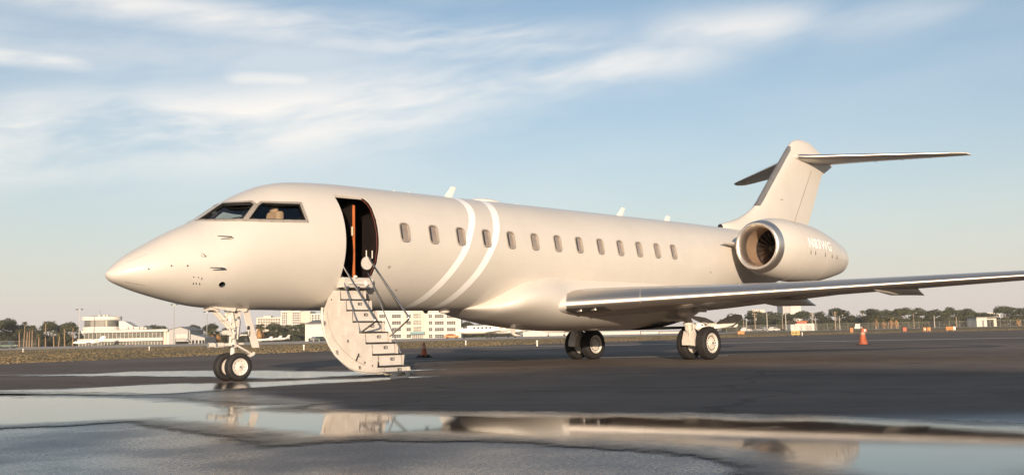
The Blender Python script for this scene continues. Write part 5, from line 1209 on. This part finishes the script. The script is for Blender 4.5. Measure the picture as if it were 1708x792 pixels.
# small white house with orange roof, high-rise, far right house
S = Site('service_building', 1310, 320, 'small white service building with an orange roof hut behind the fence', 'building'); S.box('wall', STUC, 1319, 1351, None, 539.5, 0, 6); S.box('roof_hut', ORANGE, 1325, 1341, 539.5, 536, 1.5, 4.5); S.box('lean_to', STUC, 1312, 1318.8, None, 541.5, .3, 5); S.box('hut_roof', mat('orange_tile', (.42, .16, .06), .7), 1323, 1343, 536, 535.2, 1, 5); S.box('door', SHEET, 1326, 1331, None, 543, -.08, -.002); S.box('shutter', SHEET, 1336, 1347, None, 542.5, -.08, -.002)
Ti = Site('high_rise', 1300, 950, 'distant white high-rise showing above the trees right of the gear', 'building'); Ti.box('wall', SHEET, 1300, 1312, None, 508, 0, 20); Ti.box('tower', STUC, 1312.1, 1329.5, None, 507.5, -1, 20)
T2 = Site('low_flats', 1248, 700, 'pale flats showing among the trees left of the high-rise', 'building'); T2.box('wall', BEIGES, 1248, 1270, None, 517.5, 0, 12)
for i in range(6): T2.box('chimney', STUC, 1249+i*3.4, 1250.6+i*3.4, 517.5, 515.6, 1, 3)
T2.box('parapet', STUC, 1247.5, 1270.5, 518.6, 517.6, -.2, -.005)
Sh = Site('pale_house', 1620, 380, 'pale flat-roofed house in the gap between the far right trees', 'building'); Sh.box('wall', STUC, 1620, 1637, None, 529.5, 0, 8); Sh.box('wing', BEIGES, 1637.1, 1656, None, 530.5, 1.5, 8); Sh.box('roof', ROOFG, 1618.5, 1657, 529.5, 528.2, -.5, 8.6); Sh.box('door', ROOFG, 1629, 1632, None, 534, -.08, -.002); Sh.box('carport', HOLE, 1640, 1651, None, 533, 1.40, 1.497)
T3 = Site('roof_gap_building', 1612, 640, 'far white building with stepped roof above the pale house', 'building'); T3.box('wall', STUC, 1612, 1660, None, 524, 0, 10); T3.box('step', STUC, 1640, 1656, 524, 521, 1, 8); T3.box('step', BEIGES, 1618, 1628, 524, 522.4, 1, 8)
# the hangar behind the photographer, whose gable shades the near apron
tdir = Vector((math.cos(SUN_AZ), math.sin(SUN_AZ), 0)); ndir = Vector((-math.sin(SUN_AZ), math.cos(SUN_AZ), 0))
bh = empty('maintenance_hangar', tdir*-78+ndir*-9.25, SUN_AZ+math.pi/2); tag(bh, 'large gabled maintenance hangar behind the photographer', 'hangar')
RIDGE = (5.9+78)*math.tan(SUN_EL); 
def gable(y0, y1, hw, zr, sl, base=-.05):
    k = MB(); k.prism([(-hw, y0, base), (hw, y0, base), (hw, y0, zr-hw*sl), (0, y0, zr), (-hw, y0, zr-hw*sl)], (0, y1-y0, 0)); return k
part('wall', gable(0, 45, 26, RIDGE-.25, .18), SHEET, bh)
k = MB()
for s_ in (-1, 1): k.prism([(0, -.6, RIDGE), (s_*27, -.6, RIDGE-27*.18), (s_*27, -.6, RIDGE-27*.18-.25), (0, -.6, RIDGE-.25)], (0, 46.2, 0))
part('roof', k, ROOFG, bh)
for i in range(6): k = MB(); k.bb(-18+i*6.05, -18+i*6.05+6, -.25-.12*(i % 2), -.13-.12*(i % 2), 0, 7.2); part('door_leaf', k, STUC, bh)

# ------------------------------------------------------------------ masts, poles and fence
CONCP = mat('pole_concrete', (.42, .38, .33), .8, var=.1); WOODP = mat('pole_wood', (.30, .22, .15), .85, var=.15)
for px, top, D, lb in ((132, 515, 318, 'slim floodlight mast beside the round end of the terminal'), (289.5, 507, 312, 'tall floodlight mast in front of the gabled hangar'), (344, 519, 335, 'slim floodlight mast left of the nose wheel leg')):
    h = mh(px, top, D); t = empty('floodlight_mast', far(px, D), -FACE); tag(t, lb, 'light mast', 'floodlight masts by the terminal')
    k = MB(); k.cyl((0, 0, -.05), (0, 0, h), .16, .09, 8); part('pole', k, DMETAL, t, smooth=40)
    k = MB(); k.bb(-1.0, 1.0, -.05, .05, h-.5, h-.4); part('crossarm', k, DMETAL, t)
    for x in (-.95, -.55, .55, .95): k = MB(); k.box((x, -.12, h-.28), (.32, .30, .24), Matrix.Rotation(.5, 3, 'X')); part('lamp_head', k, DMETAL, t)
PL = [(1234, 532, .11), (1238.5, 531, .13), (1253, 522, .14), (1273, 522, .13), (1298.5, 525, .13), (1304, 523, .15), (1348, 522, .16), (1353.5, 529, .12), (1386, 519.5, .17), (1393, 527, .11), (1516, 523, .10), (1550, 526.5, .14), (1586.5, 528, .15)]
for i, (px, top, r_) in enumerate(PL):
    D = 330+(i % 3)*6; h = mh(px, top, D); t = empty('utility_pole', far(px, D), -FACE); tag(t, 'utility pole before the right-hand trees, %s counting from the left main wheels' % ORD[i], 'pole', 'utility poles right of the jet')
    k = MB(); k.cyl((0, 0, -.05), (0, 0, h), r_*1.25, r_*.85, 8); part('post', k, CONCP if i % 2 else WOODP, t, smooth=40)
    if i in (2, 6, 8): k = MB(); k.bb(-.9, .9, -.08, .08, h-.5, h-.36); k.bb(-.7, .7, -.06, .06, h-1.2, h-1.08); part('crossarm', k, WOODP, t)
    if i == 2: k = MB(); k.cyl((.32, -.1, h-2.6), (.32, -.1, h-1.7), .28, n=12); part('transformer', k, SHEET, t, smooth=40)
    if i in (9, 10): k = MB(); k.tube([(0, 0, h-.1), (.3, 0, h+.15), (.9, 0, h+.2)], .05, 6); k.box((1.05, 0, h+.18), (.4, .18, .1)); part('lamp_arm', k, DMETAL, t)
wires = MB(); pos = [far(px, 330+(i % 3)*6)+Vector((0, 0, mh(px, top, 330+(i % 3)*6))) for i, (px, top, r_) in enumerate(PL)]
pw = [pos[i] for i in (2, 5, 6, 8)]
for a, b in zip(pw, pw[1:]):
    k = MB()
    for dz in (-.4, -1.1): k.tube([a.lerp(b, t)+Vector((0, 0, dz-.5*math.sin(math.pi*t))) for t in np.linspace(0, 1, 8)], .022, 4)
    tag(k.build('power_line', BLACKP), 'sagging power lines strung between utility poles, span %s' % ORD[pw.index(a)], 'cable', 'power lines')
FW = mat('fence_wire', (.24, .23, .20), .5, .3)
def fence(px0, px1, D, label, h=2.0):
    a, b = far(px0, D), far(px1, D); L = (b-a).length; t = empty('chain_link_fence', a, math.atan2((b-a).y, (b-a).x)); tag(t, label, 'fence', 'perimeter fence')
    n_ = int(L/3)
    pm_ = MB(); pm_.cyl((0, 0, -.05), (0, 0, h+.1), .035, n=6); me = pm_.mesh('fence_post', FW)
    for i in range(n_+1): o = bpy.data.objects.new('fence_post', me); link(o, t); o.location = (L*i/n_, 0, 0)
    k = MB(); k.cyl((0, 0, h), (L, 0, h), .03, n=5); k.cyl((0, 0, .08), (L, 0, .08), .02, n=5); part('rail', k, FW, t)
    k = MB(); q = .30
    for i in range(int(L/q)): x = i*q; k.v += [(x-.008, 0, .08), (x+.008, 0, .08), (x+h+.008 if False else x+.45, 0, h), (x+.434, 0, h), (x+.45, .01, .08), (x+.434, .01, .08), (x-.008, .01, h), (x+.008, .01, h)]; o_ = i*8; k.f += [(o_, o_+1, o_+2, o_+3), (o_+5, o_+4, o_+7, o_+6)]; k.mi += [0, 0]
    part('wire_mesh', k, FW, t, kind='stuff')
fence(1205, 1440, 306, 'chain-link fence behind the field signs, right of the main wheels'); fence(1440, 1760, 312, 'chain-link fence at the far right, below the hazy trees')
fence(-40, 60, 300, 'chain-link fence at the left edge, before the oaks')

# ------------------------------------------------------------------ parked aircraft and vehicles
JW = mat('parked_jet_white', (.80, .76, .69), .3, coat=.5); JD = mat('parked_jet_dark', (.03, .03, .035), .15); JB = mat('parked_jet_stripe', (.10, .12, .17), .35)
def small_jet(loc, rz, L, label, group, stripe=JB):
    t = empty('parked_jet', loc, rz); tag(t, label, 'jet', group); s_ = L/14.0; t.scale = (s_,)*3
    def p_(nm_, k, m_, par=None, sm=40): return part(nm_, k, m_, par or t, smooth=sm)
    k = MB(); k.loft([[Vector((x, r_*math.cos(a), zc_+r_*1.05*math.sin(a))) for a in np.linspace(0, 2*math.pi, 17)[:-1]] for x, r_, zc_ in ((0, .03, 1.55), (.3, .28, 1.6), (.9, .52, 1.7), (1.8, .75, 1.82), (3, .84, 1.88), (8.5, .84, 1.88), (10.5, .66, 2.0), (12.5, .34, 2.2), (13.6, .10, 2.35))]); fu = p_('fuselage', k, JW)
    k = MB(); k.loft([[Vector((x, r_*math.cos(a)*1.012, 1.9+r_*1.062*math.sin(a)+.0)) for a in (-.42, -.2, .0)] for x, r_ in ((3.2, .845), (8.4, .845))], closed=False); p_('stripe', k, stripe, fu)
    k = MB(); k.loft([[Vector((x, r_*math.cos(a), zc_+r_*1.07*math.sin(a))) for a in np.linspace(.35, math.pi-.35, 9)] for x, r_, zc_ in ((1.45, .68, 1.79), (2.2, .80, 1.86))], closed=False); p_('windscreen', k, JD, fu)
    for i in range(5):
        for sg in (-1, 1): k = MB(); k.box((3.7+i*.85, sg*.80, 2.2), (.36, .10, .34)); p_('cabin_window', k, JD, fu)
    for sg in (-1, 1):
        k = MB(); k.loft([[Vector((le, sg*y, z)), Vector((le+c_*.3, sg*y, z+c_*.05)), Vector((le+c_, sg*y, z)), Vector((le+c_*.3, sg*y, z-c_*.05))] for y, le, c_, z in ((.5, 5.6, 2.6, 1.25), (6.4, 8.0, 1.0, 1.6), (6.7, 8.6, .6, 2.2))]); p_('wing', k, JW)
        k = MB(); k.lathe([(0, .22), (.0, .30), (.15, .36), (1.0, .38), (2.0, .26)], (9.0, sg*1.25, 2.35), 'x', 14); k.box((9.9, sg*.9, 2.3), (1.4, .5, .12)); p_('engine', k, JW)
        k = MB(); k.loft([[Vector((le, sg*y, 4.35)), Vector((le+c_*.3, sg*y, 4.40)), Vector((le+c_, sg*y, 4.35)), Vector((le+c_*.3, sg*y, 4.30))] for y, le, c_ in ((0, 12.9, 1.5), (2.5, 14.0, .8))]); p_('tailplane', k, JW)
        k = MB(); k.cyl((7.0, sg*1.6, 1.3), (7.0, sg*1.6, .3), .07, n=8); k.lathe([(-.1, .1), (-.1, .28), (.1, .28), (.1, .1)], (7.0, sg*1.6, .28), 'y', 14); p_('landing_gear', k, RUBBER)
    k = MB(); k.loft([[Vector((a, 0, z)), Vector(((a+b)/2, -.1, z)), Vector((b, 0, z)), Vector(((a+b)/2, .1, z))] for z, a, b in ((2.3, 10.6, 13.4), (4.4, 12.7, 14.4))]); p_('fin', k, JW)
    k = MB(); k.cyl((1.7, 0, 1.2), (1.7, 0, .3), .06, n=8); k.lathe([(-.08, .08), (-.08, .22), (.08, .22), (.08, .08)], (1.7, 0, .22), 'y', 14); p_('nose_gear', k, RUBBER)
def jet_at(px_nose, D, turn, L, label, group): small_jet(far(px_nose, D), -FACE+turn, L, label, group)
jet_at(122, 318, R(8), 9.6, 'small white jet parked in front of the terminal', 'jets parked on the far ramp')
jet_at(757, 235, R(14), 15.5, 'white parked jet with pointed nose right of the office block', 'jets parked on the far ramp')
jet_at(812, 262, R(35), 14, 'white parked jet half hidden by the drain mast under the belly', 'jets parked on the far ramp')
jet_at(900, 292, R(20), 15, 'white parked jet seen low under the belly by the right main wheels', 'jets parked on the far ramp')
jet_at(1140, 182, R(28), 11, 'white parked jet whose tail shows behind the left main gear door', 'jets parked on the far ramp')
for i, px in enumerate((421, 436, 452)): jet_at(px, 300+i*14, R(20+15*i), 5.5+i*.8, ('small white aircraft, %s of three parked right of the nose wheel' % ('left', 'middle', 'right')[i]), 'light aircraft right of the nose wheel')
def car(loc, rz, m_, label, cat='car', tall=0.0, group='parked cars'):
    t = empty('parked_' + cat, loc, rz); tag(t, label, cat, group)
    body = [(-2.2, .28), (2.15, .28), (2.2, .62), (1.95, .80), (1.05, .90), (-1.9, .95), (-2.2, .85)]; cab = [(1.0, .90), (.35, 1.42+tall), (-1.25, 1.45+tall), (-1.95, .95)]
    k = MB(); k.prism([(x, -.86, z) for x, z in body], (0, 1.72, 0)); part('body', k, m_, t, bevel=.08)
    k = MB(); k.prism([(x, -.76, z) for x, z in cab], (0, 1.52, 0)); part('cabin', k, m_, t, bevel=.08)
    for sg in (-1, 1): k = MB(); k.prism([(.80, sg*.765, .96), (.30, sg*.765, 1.34+tall), (-1.15, sg*.765, 1.36+tall), (-1.70, sg*.765, .99)], (0, sg*.012, 0)); part('side_window', k, JD, t)
    for x in (1.35, -1.35):
        for sg in (-1, 1): k = MB(); k.lathe([(-.1, .16), (-.1, .32), (.1, .32), (.1, .16), (.09, .02)], (x, sg*.80, .32), 'y', 16); part('wheel', k, RUBBER, t, smooth=40)
    for sg in (-1, 1): k = MB(); k.box((2.17, sg*.6, .66), (.06, .34, .14)); part('headlight', k, METAL, t)
CARW = mat('car_white', (.76, .72, .66), .3, coat=.6); CARG = mat('car_green', (.05, .09, .06), .35, coat=.5); CARS = mat('car_silver', (.42, .41, .40), .3, .5, coat=.5); CARO = mat('tug_orange', (.60, .22, .05), .4)
for px, D, turn, m_, lb, cat, tall in ((14, 255, 5, CARG, 'dark green van at the left edge before the oaks', 'van', .35), (3, 262, 185, CARW, 'white car beside the green van at the left edge', 'car', 0), (1238, 320, 48, CARW, 'white car parked behind the orange sign right of the main wheels', 'car', 0), (1262, 325, 135, CARS, 'silver car parked by the fence, second right of the main wheels', 'car', 0), (1284, 330, 40, CARW, 'white car parked by the fence, left of the service building', 'car', 0), (526, 325, 60, CARS, 'silver car under the white hangar front, beside the airstair', 'car', 0), (533, 326, 70, CARG, 'dark car under the white hangar front, close to the airstair', 'car', 0), (750, 300, 10, CARO, 'orange ramp tug in front of the office block', 'tug', -.1), (1424, 330, 60, CARW, 'white van parked left of the tall cone, before the tree gap', 'van', .4)):
    car(far(px, D), -FACE+R(turn), m_, lb, cat, tall, 'vehicles on the far ramp')
# edge-light stubs in the grass
for i, (px, D) in enumerate(((40, 112), (249, 100), (505, 72), (773, 85), (891, 66), (1330, 108))):
    t = empty('edge_light', far(px, D)); tag(t, 'small taxiway edge light in the grass, %s from the left' % ORD[i], 'edge light', 'taxiway edge lights')
    k = MB(); k.cyl((0, 0, -.02), (0, 0, .26), .045, n=8); part('stem', k, SIGNW, t); k = MB(); k.ball((0, 0, .31), (.07, .07, .08), 10, 6); part('lens', k, SIGNW, t, smooth=60)

# ------------------------------------------------------------------ grass
rg = np.random.default_rng(5)
poly = np.array(near_edge + [(p.x, p.y) for p in field_far])
N = 26000; u_ = rg.uniform(-80, 1800, N*3); D_ = 42+125*rg.random(N*3)**1.4
kk = (u_-854)/FPX; P = np.stack([CAM.x+fh.x*D_+rgt.x*kk*D_, CAM.y+fh.y*D_+rgt.y*kk*D_], 1)
sd_ = sdf(P, poly); P = P[(sd_ > .02)][:N]; n_ = len(P)
h_ = rg.uniform(.02, .05, n_)*(1+.6*np.sin(P[:, 0]*.31)*np.sin(P[:, 1]*.23)); a_ = rg.uniform(0, 6.28, n_); w_ = .03+.03*rg.random(n_); lx, ly = rg.normal(0, .04, n_), rg.normal(0, .04, n_)
V = np.zeros((n_, 3, 3)); V[:, 0] = np.stack([P[:, 0]-np.cos(a_)*w_, P[:, 1]-np.sin(a_)*w_, np.full(n_, -.01)], 1); V[:, 1] = np.stack([P[:, 0]+np.cos(a_)*w_, P[:, 1]+np.sin(a_)*w_, np.full(n_, -.01)], 1); V[:, 2] = np.stack([P[:, 0]+lx, P[:, 1]+ly, h_], 1)
me = bpy.data.meshes.new('grass_blades'); me.from_pydata(V.reshape(-1, 3).tolist(), [], np.arange(n_*3).reshape(-1, 3).tolist()); me.materials.append(TURF)
gb = bpy.data.objects.new('grass_blades', me); link(gb); tag(gb, 'short dry grass blades covering the field beyond the apron', 'grass', None, 'stuff')

# ------------------------------------------------------------------ morning haze
hm = bpy.data.materials.new('haze_air'); hm.use_nodes = True; hm.node_tree.nodes.remove(hm.node_tree.nodes['Principled BSDF'])
pv = hm.node_tree.nodes.new('ShaderNodeVolumePrincipled'); pv.inputs['Density'].default_value = .0002; pv.inputs['Color'].default_value = (.93, .92, .90, 1); pv.inputs['Anisotropy'].default_value = 0
hm.node_tree.links.new(pv.outputs[0], hm.node_tree.nodes['Material Output'].inputs['Volume'])
k = MB(); k.bb(-4100, 6100, -4100, 6100, -1.2, 48); hz = k.build('haze', hm); hz['kind'] = 'stuff'; hz['label'] = 'thin pale morning haze over the whole airfield'; hz['category'] = 'haze'
